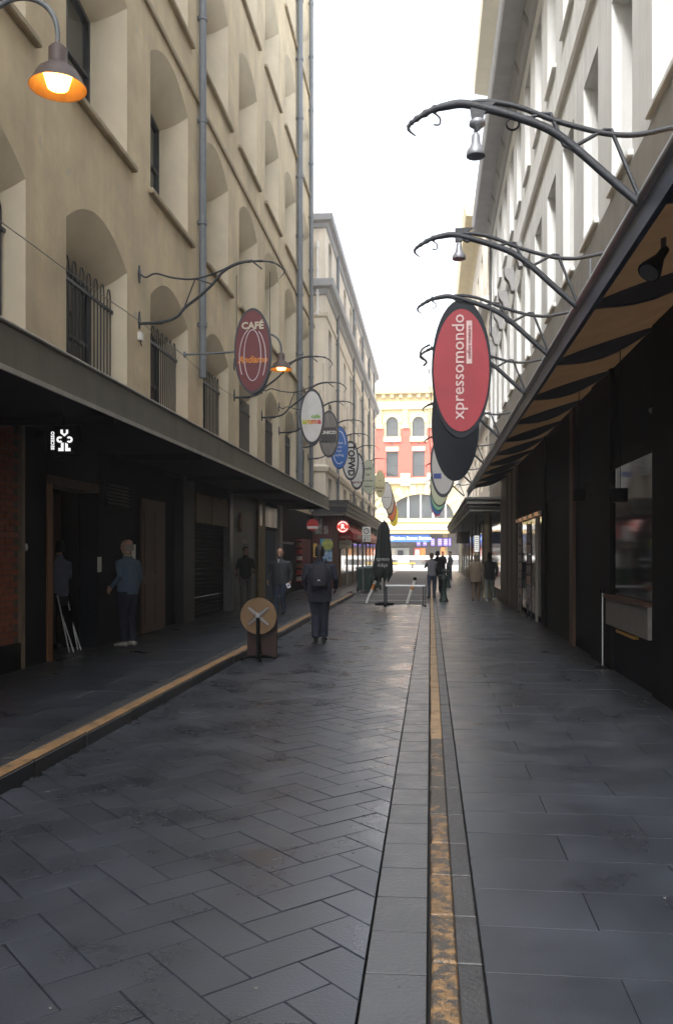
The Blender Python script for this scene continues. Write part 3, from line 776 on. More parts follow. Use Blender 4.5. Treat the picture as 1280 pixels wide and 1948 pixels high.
# ================================================================== RIGHT SIDE
XR = 2.55
PR = lambda y, z, d=0.0: (XR + d, y, z)
rb = thing('grey_terrace_building', 'pale grey building with deep rectangular windows and a heavy projecting cornice', 'building', (XR, 18, 0))
wl = MB(); RP = 2.25; RY0 = 11.35; R1E = 37.6
winr = []
for k in range(-11, 12):
    ya = RY0 + k * RP - .5; yb = min(ya + RP, R1E) if k == 11 else ya + RP
    if k == 11: yb = R1E
    for (za, zc, z0, z1) in ((6.55, 10.3, 6.72, 9.38), (10.3, 15.4, 11.6, 14.2), (15.4, 20.2, 16.8, 18.7)):
        o = arch_pts(ya + .5, ya + .5 + 1.25, z0, z1, 0, 2)
        cell(wl, PR, ya, yb, za, zc, o)
        inn = arch_pts(ya + .58, ya + 1.67, z0 + .05, z1 - .08, 0, 2)
        reveal(wl, PR, [(o, 0), (o, .12), (inn, .13), (inn, .42)], 0)
        winr.append((k, inn))
rys = RY0 - 11 * RP - .5
wl.poly([PR(rys, 20.2), PR(R1E, 20.2), (14, R1E, 20.2), (14, rys, 20.2)])
wl.poly([PR(R1E, 3.2), PR(R1E, 20.2), (14, R1E, 20.2), (14, R1E, 3.2)])
wl.poly([PR(rys, 0), PR(rys, 20.2), (14, rys, 20.2), (14, rys, 0)])
wl.build('wall', M['palegrey'], rb)
for k, o in winr:
    if k < -5: continue
    a, b, z0, z1 = o[0][0], o[-1][0], o[0][1], o[1][1]
    zm = (z0 + z1) / 2
    w_ = MB().box(XR + .40, XR + .44, a, a + .06, z0, z1).box(XR + .40, XR + .44, b - .06, b, z0, z1).box(XR + .40, XR + .44, a + .06, b - .06, zm - .03, zm + .03).box(XR + .4, XR + .44, a + .06, b - .06, z0, z0 + .06).build('window', M['frame'], rb)
    MB().box(XR + .45, XR + .46, a, b, z0, z1).build('pane', M['glass'], w_)
    if z0 < 14:
        MB().box(XR - .07, XR + .02, a - .14, b + .14, z0 - .13, z0 - .05, 0, .012).build('sill', M['palegrey2'], w_)
MB().box(XR - .03, XR + .2, rys, R1E, 3.2, 6.548).build('band', M['band'], rb)
profile_run([(0, 10.22), (.06, 10.25), (.09, 10.36), (0, 10.4)], XR, rys, R1E, -1).build('string_course', M['palegrey2'], rb)
profile_run([(0, 14.7), (.06, 14.75), (.1, 15.1), (.16, 15.2), (.2, 15.32), (.70, 15.36), (.74, 15.5), (.78, 15.8), (0, 16.05)], XR, rys, R1E, -1).build('cornice', M['cornice'], rb)
profile_run([(0, 19.2), (.1, 19.3), (.2, 19.6), (.82, 19.75), (.86, 20.1), (0, 20.3)], XR, rys, R1E - 3, -1).build('cornice', mat('pale_cream_trim', (.80, .75, .62), .8, noise=.06, scale=2), rb)
csl = MB().prism([(-.0, 0), (.0, .42), (-.22, .42), (-.2, .28), (-.12, .18), (-.07, 0)], -.11, .11, 'y').build('console', M['cornice'])
csl.data.materials[0] = mat('console_grey', (.30, .30, .31), .8, noise=.1, scale=3)
csm = csl.data; bpy.data.objects.remove(csl)
for k in range(6, 12):
    yy = RY0 + k * RP + .62
    o_ = inst(csm, 'console', (XR, yy - .95, 9.55), rb); o_.scale = (1.5, 1.6, 1.6)
for k in range(0, 12):
    inst(csm, 'console', (XR, RY0 + k * RP - .25, 14.92), rb)
for k in range(-2, 11):
    for q in (0, .5): inst(csm, 'console', (XR, RY0 + (k + q) * RP, 19.22), rb)
MB().box(XR - .05, XR - .001, 14.0, 14.12, 3.9, 6.3).build('conduit', M['pipe'], rb)

# second right building
X3, Y3, Y3E = 2.5, 37.65, 78
P3 = lambda y, z, d=0.0: (X3 + d, y, z)
r2 = thing('cream_corner_building', 'cream building with bright cornice on the far right street corner', 'building', (X3, 57, 0))
wl = MB(); n3 = 12; p3 = (Y3E - Y3) / n3; w3 = []
for k in range(n3):
    ya = Y3 + k * p3
    for (za, zc, z0, z1, rise) in ((3.2, 7.6, 4.6, 6.8, 0), (7.6, 12.4, 8.6, 11.2, .5), (12.4, 18.2, 13.6, 16.0, 0)):
        o = arch_pts(ya + 1.0, ya + 2.3, z0, z1, rise, 6); cell(wl, P3, ya, ya + p3, za, zc, o); reveal(wl, P3, [(o, 0), (o, .3)]); w3.append(o)
wl.poly([P3(Y3, 18.2), P3(Y3E, 18.2), (14, Y3E, 18.2), (14, Y3, 18.2)]); wl.poly([P3(Y3E, 0), P3(Y3E, 18.2), (14, Y3E, 18.2), (14, Y3E, 0)])
wl.build('wall', M['pale'], r2)
for o in w3:
    a, b, z0, z1 = o[0][0], o[-1][0], o[0][1], o[len(o) // 2][1]
    w_ = MB().box(X3 + .27, X3 + .3, a, a + .07, z0, z1).box(X3 + .27, X3 + .3, b - .07, b, z0, z1).build('window', M['frame'], r2)
    MB().box(X3 + .31, X3 + .32, a, b, z0, z1).build('pane', M['glass'], w_)
profile_run([(0, 17.4), (.2, 17.6), (.8, 17.7), (.9, 18.3), (0, 18.4)], X3, Y3 + 4, Y3E + .5, -1).build('cornice', M['creamtrim'], r2)
profile_run([(0, 12.2), (.25, 12.3), (.35, 12.6), (0, 12.7)], X3, Y3, Y3E + .3, -1).build('cornice', M['palegrey2'], r2)
profile_run([(0, 7.4), (.15, 7.5), (.2, 7.7), (0, 7.75)], X3, Y3, Y3E + .3, -1).build('string_course', M['palegrey2'], r2)

# ---- right canvas awning with a pipe edge
AXR, AZR, ARE = 1.3, 3.78, 30.6
ar = thing('canvas_awning', 'brown canvas awning with grey pipe edge and navy ribs over the footpath', 'awning', (AXR, 14, AZR))
MB().tube([(AXR, -6, AZR), (AXR, ARE, AZR)], .045, 12).build('edge_pipe', M['galv'], ar)
MB().box(AXR - .012, AXR + .03, -6, ARE, AZR - .20, AZR - .03).build('valance', M['rib'], ar)
NB = 16; BW = (ARE + 6) / NB
for k in range(NB):
    y0, y1 = -6 + k * BW, -6 + (k + 1) * BW
    c = MB(); nx, ny = 6, 6
    c.grid([[(AXR + .03 + (XR - AXR - .045) * i / nx, y0 + (y1 - y0) * j / ny, AZR - .04 + .42 * (i / nx) ** .8 - .05 * math.sin(math.pi * j / ny) * math.sin(math.pi * i / nx)) for j in range(ny + 1)] for i in range(nx + 1)])
    c.build('canvas', M['canvas'], ar)
    rib = MB(); pts = [(AXR + .03 + (XR - AXR - .045) * t / 8, AZR - .06 + .42 * (t / 8) ** .8 - .16 * math.sin(math.pi * t / 8)) for t in range(9)]
    top = [(AXR + .03 + (XR - AXR - .045) * t / 8, AZR - .055 + .42 * (t / 8) ** .8) for t in range(9)]
    rib.prism(pts + top[::-1][1:-1], y0 - .04, y0 + .04, 'y'); rib.build('rib', M['rib'], ar)
# clip-on spotlights under it
def spot(name, label, base, aim, group, s=1.0, body=None):
    t = thing(name, label, 'lamp', base, group); base = Vector(base); aim = Vector(aim).normalized()
    MB().tube([base, base + Vector((0, 0, -.10 * s))], .02 * s, 8).build('stem', M['iron'], t)
    j = base + Vector((0, 0, -.12 * s)); mb = MB(); 
    mb.tube([j - aim * .03 * s, j + aim * .06 * s, j + aim * .10 * s, j + aim * .2 * s, j + aim * .215 * s], [.03 * s, .035 * s, .05 * s, .085 * s, .085 * s], 14); mb.build('shade', body or M['black'], t)
    MB().tube([j + aim * .216 * s, j + aim * .222 * s], .07 * s, 14).build('lens', mat('unlit_lens', (.16, .16, .16), .15), t)
    return t
for k, (px, py, Y) in enumerate(((1262, 500, 6.4), (1262, 770, 10.2), (1095, 850, 17.5))):
    p = WY(px, py, Y); p.z = min(p.z + .2, 4.0)
    spot('awning_spotlight', ['black spotlight clipped under the brown canvas close to the pipe edge', 'small black spotlight deep under the canvas awning near the dark window', 'small black spotlight under the canvas awning over the magazine racks'][k], p, (-.5, -.3, -.7), 'spotlights under the canvas awning', 1.0)

# ---- second right awning (stepped) with corner column
a3 = thing('street_awning', 'grey stepped awning of the cream corner building with white globe lights', 'awning', (1.4, 46, 3.1))
for k, (z0, z1, pr) in enumerate(((3.10, 3.24, 0), (3.242, 3.36, .06), (3.362, 3.52, .12), (3.522, 3.6, .18))):
    mm = mat('awning_stone', (.22, .22, .20), .6, noise=.15, scale=3) if k % 2 == 0 else mat('awning_grey', (.10, .10, .095), .6)
    MB().box(1.42 - pr, 2.6, 31.2 - pr, 66, z0, z1).build('fascia', mm, a3)
for k in range(4):
    MB().lathe([(.02, -.09), (.075, -.05), (.09, 0), (.075, .05), (.02, .09)], (1.42, 32.5 + k * 3.2, 3.7), 12).build('globe', M['white'], a3)
MB().lathe([(.16, .0), (.16, .15), (.12, .2), (.11, 2.8), (.15, 2.95), (.17, 3.1)], (2.05, 31.6, .006), 16).build('column', mat('cream_column', (.35, .30, .2), .6, noise=.15, scale=4), a3)

# ---- right shopfronts
XS = 2.5
MB().box(XS + .31, XS + .4, -6, 37.5, 0, 4.3).build('back_wall', M['black'], rb)  # unseen black backing, added to keep light out of the shopfront gaps
def yr(px, X=XS): return WX(px, 1000, X).y
sf = thing('cafe_servery', 'black fronted cafe servery with glass window and grey counter ledge', 'shopfront', (XS, yr(1200), 0))
def rbox(mb, p0, p1, z0, z1, pr=0.0, th=.1, mi=0, ch=0.0): return mb.box(XS - pr, XS + th, yr(p0), yr(p1), z0, z1, mi, ch)
MB().box(XS - .05, XS + .3, -6, yr(1249), 0, 4.2).build('pier', M['black'], sf)
rbox(MB(), 1249, 1168, 0, .62, th=.3).build('stall_riser', M['navy'], sf)
rbox(MB(), 1249, 1166, .63, 1.0, pr=.10, th=.3, ch=.01).build('counter', mat('grey_counter', (.16, .155, .15), .5, noise=.15, scale=5), sf)
rbox(MB(), 1249, 1166, 1.0, 1.04, pr=.14, th=.3).build('counter_top', M['timber'], sf)
rbox(MB(), 1249, 1168, 1.04, 2.75, th=-.02, pr=.0).box(XS + .02, XS + .03, yr(1249), yr(1168), 1.04, 2.75).build('window', M['shopglass'], sf)
rbox(MB(), 1249, 1168, 2.75, 2.85, pr=.04).build('window_head', M['black'], sf)
rbox(MB(), 1249, 1168, 2.85, 4.2).build('signboard', M['navy'], sf)
rbox(MB(), 1168, 1132, 0, 4.2, pr=.06, th=.3).build('pier', M['black'], sf)
rbox(MB(), 1215, 1180, .56, .60, pr=.06, th=0).build('yellow_strip', mat('yellow_strip', (.6, .35, .03), .5), sf)
for px, Y in ((1137, 13.2), (1206, 10.4)):
    p = WY(px, 942, Y)
    t = thing('pendant_lamp', ['black drum pendant lamp beside the black pier, glowing orange rims', 'black drum pendant lamp before the servery window, glowing orange rims'][px > 1150], 'lamp', (p.x - .3, Y, p.z - .07))
    c0 = Vector((p.x, Y, p.z)); c0.x = min(c0.x, 2.2) 
    t.location = c0; ORI[t.name] = c0
    MB().lathe([(.09, -.08), (.09, .08)], c0, 18, cap=False).lathe([(.08, -.08), (.08, .08)], c0, 18, cap=False).build('shade', M['black'], t)
    MB().lathe([(.078, -.01), (.078, .01)], c0, 14).build('bulb', mat('orange_glow', (.8, .4, .1), .5, emit=(1, .42, .12), estr=2.0), t)
    MB().tube([c0 + Vector((0, 0, .01)), (c0.x, c0.y, 4.0)], .006, 5).build('cord', M['black'], t)
rs2 = thing('dark_glazed_shopfront', 'dark glazed shopfront with timber edged sign and hanging racks', 'shopfront', (XS, yr(1060), 0))
rbox(MB(), 1132, 1095, 0, .5, th=.2).build('stall_riser', M['navy'], rs2)
rbox(MB(), 1132, 1095, .5, 2.7, th=.03).build('shade_panel', M['navy'], rs2)  # dark sheet standing in for the shade of an open shopfront
rbox(MB(), 1095, 1088, 0, 4.2, pr=.05, th=.2).build('post', M['timber'], rs2)
rbox(MB(), 1088, 1040, .15, 2.7, th=.03).build('shade_panel', M['black'], rs2)  # flat black board in place of the darkness inside the opening
rbox(MB(), 1132, 1040, 2.7, 4.2, pr=.02, th=.2).build('signboard', M['navy'], rs2)
rbox(MB(), 1132, 985, -.02, .15, th=.2).build('plinth', M['black'], rs2)
rbox(MB(), 1040, 1034, 0, 4.2, pr=.05, th=.2).build('post', M['black'], rs2)
rbox(MB(), 1034, 986, 2.55, 4.2, th=.2).build('signboard', M['soffit'], rs2)
lit_o = mat('warm_lit_trim', (.6, .35, .2), .5, emit=(1, .55, .3), estr=.07)
for k in range(14):
    yy = yr(1034) + (yr(986) - yr(1034)) * k / 14
    MB().box(XS - .1, XS - .02, yy, yy + .18, 2.47, 2.55).build('trim_tile', lit_o if k % 3 else paper, rs2)
rbox(MB(), 1034, 986, .05, 2.45, th=.04).build('window', M['shopglass'], rs2)
for px in (1022, 989): rbox(MB(), px + 1.5, px, 0, 2.45, pr=.05, th=0).build('mullion', mat('pale_mullion', (.4, .4, .38), .5), rs2)
mg = [mat('magazine_a', (.45, .42, .4), .6, col2=(.1, .05, .12), scale=9), mat('magazine_b', (.12, .1, .3), .6, col2=(.5, .45, .4), scale=8), mat('magazine_c', (.45, .12, .1), .6, col2=(.6, .6, .55), scale=9)]
rk = thing('magazine_rack', 'tall narrow rack of magazines hung beside the glazed shop door', 'rack', (2.38, yr(1015), .05))
MB().tube([(2.38, yr(1020), .006), (2.38, yr(1020), 2.35)], .015, 6).tube([(2.38, yr(1012), .006), (2.38, yr(1012), 2.35)], .015, 6).build('frame', M['iron'], rk)
for k in range(8):
    MB().box(2.36, 2.38, yr(1020) + .03, yr(1012) - .03, .35 + k * .25, .56 + k * .25).build('magazine', mg[k % 3], rk)
rk = thing('postcard_rack', 'postcard rack leaning at the far edge of the glazed shop', 'rack', (2.38, yr(1000), .05))
MB().tube([(2.38, yr(1002), .006), (2.38, yr(1002), 2.3)], .015, 6).tube([(2.38, yr(997), .006), (2.38, yr(997), 2.3)], .015, 6).build('frame', M['iron'], rk)
for k in range(9):
    MB().box(2.36, 2.38, yr(1002) + .03, yr(997) - .03, .3 + k * .22, .46 + k * .22).build('postcard', mg[(k * 2) % 3], rk)
pol = thing('chrome_post', 'slim chrome post standing in front of the black pier', 'post', (2.1, 12.4, 0))
p = WY(1146, 1216, 12.4)
MB().tube([(p.x, 12.4, .006), (p.x, 12.4, 1.05)], .017, 10).build('pole', M['steel'], pol)
MB().lathe([(.13, 0), (.13, .012), (.03, .03)], (p.x, 12.4, .007), 20).build('base', M['black'], pol)
MB().lathe([(.02, 0), (.03, .03), (.02, .06)], (p.x, 12.4, 1.05), 12).build('knob', M['black'], pol)
pv = thing('grey_pilaster_shopfront', 'shop front of grey-brown pilasters with a tall plate glass window', 'shopfront', (XS, yr(960), 0))
pg = mat('grey_brown_pilaster', (.12, .10, .08), .6, noise=.15, scale=4)
for a, b in ((985, 978), (976, 969), (967, 955)): rbox(MB(), a, b, 0, 4.2, pr=.06, th=.2, ch=.02).build('pilaster', pg, pv)
rbox(MB(), 985, 955, 0, 4.19, th=.2).build('wall', mat('dark_brown_panel', (.05, .035, .025), .6), pv)
rbox(MB(), 955, 936, .3, 3.0, th=.02).build('window', M['shopglass'], pv)
rbox(MB(), 955, 936, 0, .3, th=.2).build('stall_riser', pg, pv)
rbox(MB(), 955, 936, 3.0, 4.2, th=.2).build('signboard', pg, pv)
yq = yr(936); 
ol = mat('olive_pilaster', (.20, .19, .13), .6, noise=.12, scale=4)
MB().box(XS, XS + .2, yq, 78, 0, 3.3).build('wall', mat('dark_brown_panel', (.05, .035, .025), .6), pv)
for k in range(10): MB().box(XS - .08, XS - .001, yq + 1 + k * 3.8, yq + 2.0 + k * 3.8, 0, 3.1, 0, .02).build('pilaster', ol, pv)
for k in range(9): MB().box(XS - .03, XS - .002, yq + 2.2 + k * 3.8, yq + 4.6 + k * 3.8, .5, 2.6).build('window', M['shopglass'], pv)
YM = 33.5; a, b = WY(902, 1050, YM), WY(911, 1019, YM)
mn = thing('lit_menu_box', 'tall white lit menu panel hanging under the far awning', 'sign', (a.x, YM, a.z))
MB().box(a.x - .03, b.x + .03, YM + .002, YM + .08, a.z - .03, b.z + .03).build('case', M['black'], mn)
MB().box(a.x, b.x, YM - .01, YM, a.z, b.z).build('panel', mat('lit_menu', (.9, .9, .88), .5, emit=(1, 1, .95), estr=.18), mn)
for k in range(7): MB().box(a.x + .03, b.x - .03, YM - .013, YM - .011, b.z - .08 - k * .075, b.z - .06 - k * .075).build('text_line', M['grey'], mn)
MB().tube([((a.x + b.x) / 2, YM + .04, b.z + .03), ((a.x + b.x) / 2, YM + .04, 3.12)], .012, 6).build('hanger', M['iron'], mn)
YB = 44.0; a, b = WY(868, 1034, YB), WY(893, 1011, YB)
bx = thing('brown_box_sign', 'dark brown square box sign hanging under the far grey awning', 'sign', (a.x, YB, a.z))
MB().box(a.x, b.x, YB, YB + .2, a.z, b.z, 0, .02).build('box', mat('dark_brown_sign', (.045, .028, .022), .5), bx)
MB().tube([((a.x + b.x) / 2, YB + .1, b.z), ((a.x + b.x) / 2, YB + .1, 3.12)], .015, 6).build('hanger', M['iron'], bx)

# ================================================================== SIGN BRACKETS
def smooth_path(pts, n=5):
    pts = [Vector(p) for p in pts]; out = []
    for i in range(len(pts) - 1):
        p0, p1, p2, p3 = pts[max(i - 1, 0)], pts[i], pts[i + 1], pts[min(i + 2, len(pts) - 1)]
        for k in range(n):
            t = k / n
            out.append(.5 * ((2 * p1) + (p2 - p0) * t + (2 * p0 - 5 * p1 + 4 * p2 - p3) * t * t + (3 * p1 - p0 - 3 * p2 + p3) * t ** 3))
    out.append(pts[-1]); return out
def build_arm(Yr, wallX, main, upper, braces, sc, ox, oy, plates, label, lampat=None):
    C = lambda p: WY(ox + p[0] / sc, oy + p[1] / sc, Yr)
    t = thing('sign_bracket', label, 'bracket', (wallX, Yr, C(main[0]).z), 'wrought iron sign brackets')
    mp = smooth_path([C(p) for p in main]); n = len(mp)
    rad = [(.027 if i < n * .55 else .027 * (1 - .88 * (i - n * .55) / (n * .45))) * ((1.28 if i % 3 == 0 else .9) if n * .62 < i < n * .9 else 1) for i in range(n)]
    MB().tube(mp, rad, 8).build('main_rod', M['iron'], t)
    MB().tube(smooth_path([C(p) for p in upper]), .017, 7).build('upper_rod', M['iron'], t)
    for seg in braces: MB().tube(smooth_path([C(p) for p in seg], 3) if len(seg) == 4 else [C(p) for p in seg], .013 if len(seg) != 4 else .006, 6).build('brace', M['iron'], t)
    for (pz, h) in plates:
        s = 1 if wallX < 0 else -1
        MB().prism([(Yr - .05, pz), (Yr, pz + h), (Yr + .05, pz), (Yr, pz - h)], wallX, wallX + s * .03, 'x').build('wall_plate', M['iron'], t)
    hp = C(main[int(len(main) * .62)])
    return t
LM = [(70, 468), (200, 455), (260, 430), (300, 385), (370, 330), (440, 265), (490, 205), (560, 165), (640, 150), (740, 155), (790, 185), (800, 210), (775, 240)]
LU = [(70, 215), (100, 232), (150, 213), (240, 235), (350, 240), (470, 203), (560, 160), (640, 146)]
LB = [[(350, 240), (290, 400)], [(350, 240), (440, 268)], [(640, 150), (690, 190)]]
la0 = build_arm(15.1, XL, LM, LU, LB, 2.667, 240, 440, [(6.62, .16), (5.79, .16)], 'wrought iron wall bracket carrying the maroon cafe sign')
ST = la0; MB().tube([(XL, 15.1, 5.72), (XL + .45, 15.1, 5.72)], .015, 6).build('prong', M['iron'], la0)
iv = mat('ivory_enamel', (.62, .63, .62), .45, noise=.08, scale=4, streak=.15)
def oval(n, hw, hh, cx=0, cz=0): return [(cx + hw * math.cos(2 * math.pi * k / n), cz + hh * math.sin(2 * math.pi * k / n)) for k in range(n)]
def oval_sign(label, c, hw, hh, rim, face, kx=.86, kz=.9, off=(0, 0), th=.09, group='oval hanging shop signs', hang=None):
    c = Vector(c); t = thing('oval_sign', label, 'sign', (c.x, c.y, c.z - hh), group)
    MB().prism(oval(40, hw, hh, c.x, c.z), c.y, c.y + th, 'y').build('board', rim, t)
    for y0, y1 in ((c.y - .008, c.y - .001), (c.y + th + .001, c.y + th + .008)):
        MB().prism(oval(40, hw * kx, hh * kz, c.x + off[0], c.z + off[1]), y0, y1, 'y').build('face', face, t)
    if hang is not None:
        MB().tube([(c.x - hw * .9, c.y + th / 2, c.z + hh * .1), (c.x - hw * .9, c.y + th / 2, hang)], .006, 5).build('cable', M['iron'], t)
        MB().tube([(c.x + hw * .9, c.y + th / 2, c.z + hh * .1), (c.x + hw * .9, c.y + th / 2, hang + .05)], .006, 5).build('cable', M['iron'], t)
    return t
def ring_arc(t, cx, cz, rx, rz, a0, a1, y, m_, wdt=.008, n=24):
    pts = [(cx + rx * math.cos(R(a0 + (a1 - a0) * k / n)), y, cz + rz * math.sin(R(a0 + (a1 - a0) * k / n))) for k in range(n + 1)]
    MB().tube(pts, wdt, 6).build('neon_line', m_, t)
rimd = mat('sign_rim_dark', (.03, .035, .05), .45)
# 1 cafe
mar = mat('maroon_sign', (.15, .022, .03), .4, noise=.1, scale=3)
c = Vector((-3.12, 15.1, 5.19))
s1 = oval_sign('dark oval sign reading CAFÉ with maroon face and pale neon loops', c, .335, .76, rimd, mar, .9, .94, hang=6.55)
neon = mat('pale_neon_tube', (.72, .66, .7), .4)
text('CAFÉ', .17, (c.x, c.y - .012, c.z + .44), cream, s1, sx=1.0, bold=.006)
ring_arc(s1, c.x, c.z - .12, .235, .52, 110, 215, c.y - .014, neon); ring_arc(s1, c.x, c.z - .12, .235, .52, -38, 62, c.y - .014, neon)
ring_arc(s1, c.x, c.z - .08, .15, .45, 0, 360, c.y - .014, neon, n=36)
text('Andiamo', .17, (c.x, c.y - .016, c.z - .16), mat('orange_letters', (.75, .27, .04), .5), s1, sx=.85, bold=.004, shear=.3)
# stay to the wall
# junction box on the wall
jb = thing('junction_box', 'small white cable junction box under the first wall bracket', 'box', (XL, 15.1, 5.4))
MB().box(XL, XL + .07, 15.02, 15.16, 5.42, 5.57, 0, .01).build('box', M['white'], jb); MB().tube([(XL + .03, 15.09, 5.42), (XL + .05, 15.09, 5.36), (XL + .05, 15.12, 5.33)], .008, 5).build('cable', M['iron'], jb)
# remaining left arms + signs
LS = [  # Y, z, hw, hh, rim, face, kx, kz, label, texts(list)
 (22.7, 5.22, .33, .74, rimd, mat('white_enamel', (.66, .67, .66), .35, noise=.08, scale=4, streak=.15), .86, .9, 'white oval sign with dark rim reading aroma in coloured letters', 'aroma'),
 (26.5, 5.28, .31, .72, rimd, mat('grey_wood_sign', (.22, .21, .20), .6, noise=.4, scale=5, stretch=(9, 9, .5)), .88, .92, 'grey timber oval sign with a dark square reading UNICO', 'unico'),
 (29.6, 5.24, .31, .74, mat('blue_sign_rim', (.03, .06, .20), .4), mat('blue_sign', (.03, .14, .48), .4), .9, .93, 'blue oval sign with pale curved stripes', 'blue'),
 (33.8, 5.24, .33, .78, rimd, iv, .84, .88, 'pale oval sign with big vertical black letters TOFWD', 'tofwd'),
 (36.8, 5.12, .33, .80, rimd, mat('white_enamel', (.66, .67, .66), .35, noise=.08, scale=4, streak=.15), .84, .88, 'white oval sign with dark sawtooth border and red name', 'saw'),
 (43.6, 5.46, .36, .86, mat('sage_rim', (.30, .33, .26), .5), mat('sage_sign', (.44, .47, .37), .5), .93, .95, 'pale sage green oval sign with dark green script', 'sage'),
 (54.0, 5.95, .33, .86, mat('olive_rim', (.36, .36, .2), .5), mat('olive_sign', (.52, .50, .30), .5), .93, .95, 'pale olive oval sign reading PIZZA BAR', 'pizza'),
 (62.5, 5.75, .40, 1.0, rimd, mat('grey_enamel', (.55, .56, .58), .4), .9, .93, 'pale grey oval sign behind the pizza bar sign', 'line'),
 (67.0, 5.55, .38, 1.0, rimd, mat('beige_sign', (.50, .44, .36), .5), .8, .85, 'beige oval sign with a wide black rim', 'line'),
 (71.0, 5.2, .36, 1.0, rimd, mat('orange_sign', (.62, .14, .03), .5), .86, .9, 'orange oval sign far down the row', 'none'),
 (75.0, 4.9, .36, 1.0, mat('yellow_rim', (.55, .45, .02), .5), mat('yellow_sign', (.70, .58, .02), .5), .9, .93, 'bright yellow oval sign at the end of the row', 'none'),
]
armlab = {'aroma': 'white aroma sign', 'unico': 'grey timber sign', 'blue': 'blue oval sign', 'tofwd': 'TOFWD sign', 'saw': 'sawtooth bordered sign', 'sage': 'sage green sign', 'pizza': 'pizza bar sign'}
blk = M['black']
for (Y, z, hw, hh, rim, face, kx, kz, lab, tx) in LS:
    t = oval_sign(lab, (-3.1, Y, z), hw, hh, rim, face, kx, kz, hang=z + 1.36)
    yy = Y - .012
    if tx == 'aroma':
        text('cafe', .15, (-3.0, yy, z + .0), mat('green_letters', (.16, .42, .05), .5), t, bold=.004)
        for ch_, dx, cc_ in (('a', -.21, (.45, .5, .03)), ('r', -.13, (.6, .5, .02)), ('o', -.05, (.7, .35, .02)), ('m', .07, (.7, .16, .03)), ('a', .2, (.55, .03, .05))):
            text(ch_, .2, (-3.1 + dx, yy, z - .13), mat('letter_%s' % int(cc_[0] * 100 + cc_[1] * 10), cc_, .5), t, bold=.008)
    elif tx == 'unico':
        MB().box(-3.1 - .24, -3.1 + .24, yy - .01, yy + .003, z - .25, z + .2).build('plaque', mat('charcoal_plaque', (.05, .05, .055), .5), t)
        text('UNICO', .14, (-3.1, yy - .012, z + .04), M['white'], t, bold=.005)
    elif tx == 'blue':
        ring_arc(t, -3.1, z, .22, .56, 10, 120, yy, M['white'], .012); ring_arc(t, -3.1, z, .22, .56, 190, 300, yy, M['white'], .012)
        for k, wd_ in enumerate(('urban', 'cuts', 'hair', 'styling')): text(wd_, .12, (-3.1, yy, z + .16 - k * .14), M['white'], t)
    elif tx == 'tofwd':
        text('TOFWD', .36, (-3.07, yy, z), blk, t, spin=-90, bold=.012, sx=.92)
        MB().lathe([(.025, 0), (.025, .006)], (-2.98, yy, z - .5), 12, axis='y').build('dot', red, t)
    elif tx == 'saw':
        text('BISTRO', .12, (-3.1, yy, z - .5), mat('dark_red', (.14, .012, .014), .5), t, bold=.004)
        for k in range(7):
            zz = z - .3 + k * .1; xx = -3.1 + hw * kx * math.sqrt(max(0, 1 - ((zz - z) / (hh * kz)) ** 2))
            MB().prism([(xx, zz - .04), (xx, zz + .04), (xx - .07, zz)], yy - .004, yy + .002, 'y').build('tooth', rimd, t)
    elif tx == 'sage':
        for k, (wd_, sz) in enumerate((('caffe', .2), ('bar', .16), ('e cucina', .15), ('italiana', .14))): text(wd_, sz, (-3.1, yy, z + .42 - k * .3), M['darkgreen'], t, bold=.003)
    elif tx == 'pizza':
        text('cafe', .12, (-3.1, yy, z + .2), M['timber'], t); text('PIZZA', .2, (-3.1, yy, z - .27), M['timber'], t, bold=.006); text('BAR', .17, (-3.1, yy, z - .47), M['timber'], t, bold=.006)
    elif tx == 'line':
        MB().box(-3.1 - .25, -3.1 + .25, yy - .004, yy + .002, z - .12, z - .09).build('line', rimd, t)
    if tx in armlab or Y > 60:
        a_ = copy_tree(la0, None, Vector((0, Y - 15.1, z - 5.19)))
        a_['label'] = 'wrought iron wall bracket carrying the ' + (armlab.get(tx) or lab.split(' sign')[0] + ' sign')
# right arms
RM = [(1120, 580), (980, 460), (820, 320), (700, 235), (560, 180), (420, 140), (300, 115), (220, 125), (150, 145), (80, 185), (45, 215), (45, 240), (75, 265)]
RU = [(1640, 190), (1440, 195), (1280, 225), (1120, 258), (1000, 258), (900, 240), (720, 190), (560, 130), (430, 105), (340, 108)]
RB = [[(1125, 560), (990, 235), (960, 235), (800, 325), (770, 310), (705, 160), (670, 160), (560, 195)], [(300, 115), (390, 160), (430, 140)], [(150, 150), (188, 180), (186, 212), (160, 212)]]
ra0 = build_arm(5.5, XR, RM, RU, RB, 2.4615, 760, 150, [(4.32, .14)], 'wrought iron bracket with two hanging bell lamps over the near canvas awning')
rarms = [(5.5, ra0)]
for Y, lab in ((7.75, 'wrought iron bracket with a single bell lamp over the canvas awning'), (9.6, 'wrought iron bracket holding the red xpressomondo sign'), (11.9, 'wrought iron bracket behind the red oval sign'), (16.3, 'wrought iron bracket fixed to the awning pipe near the pale oval sign'), (21, 'wrought iron bracket over the far end of the canvas awning'), (27, 'wrought iron bracket holding the pale green sign'), (33, 'wrought iron bracket holding the mint green sign')):
    a_ = copy_tree(ra0, None, Vector((0, Y - 5.5, 0))); a_['label'] = lab; rarms.append((Y, a_))
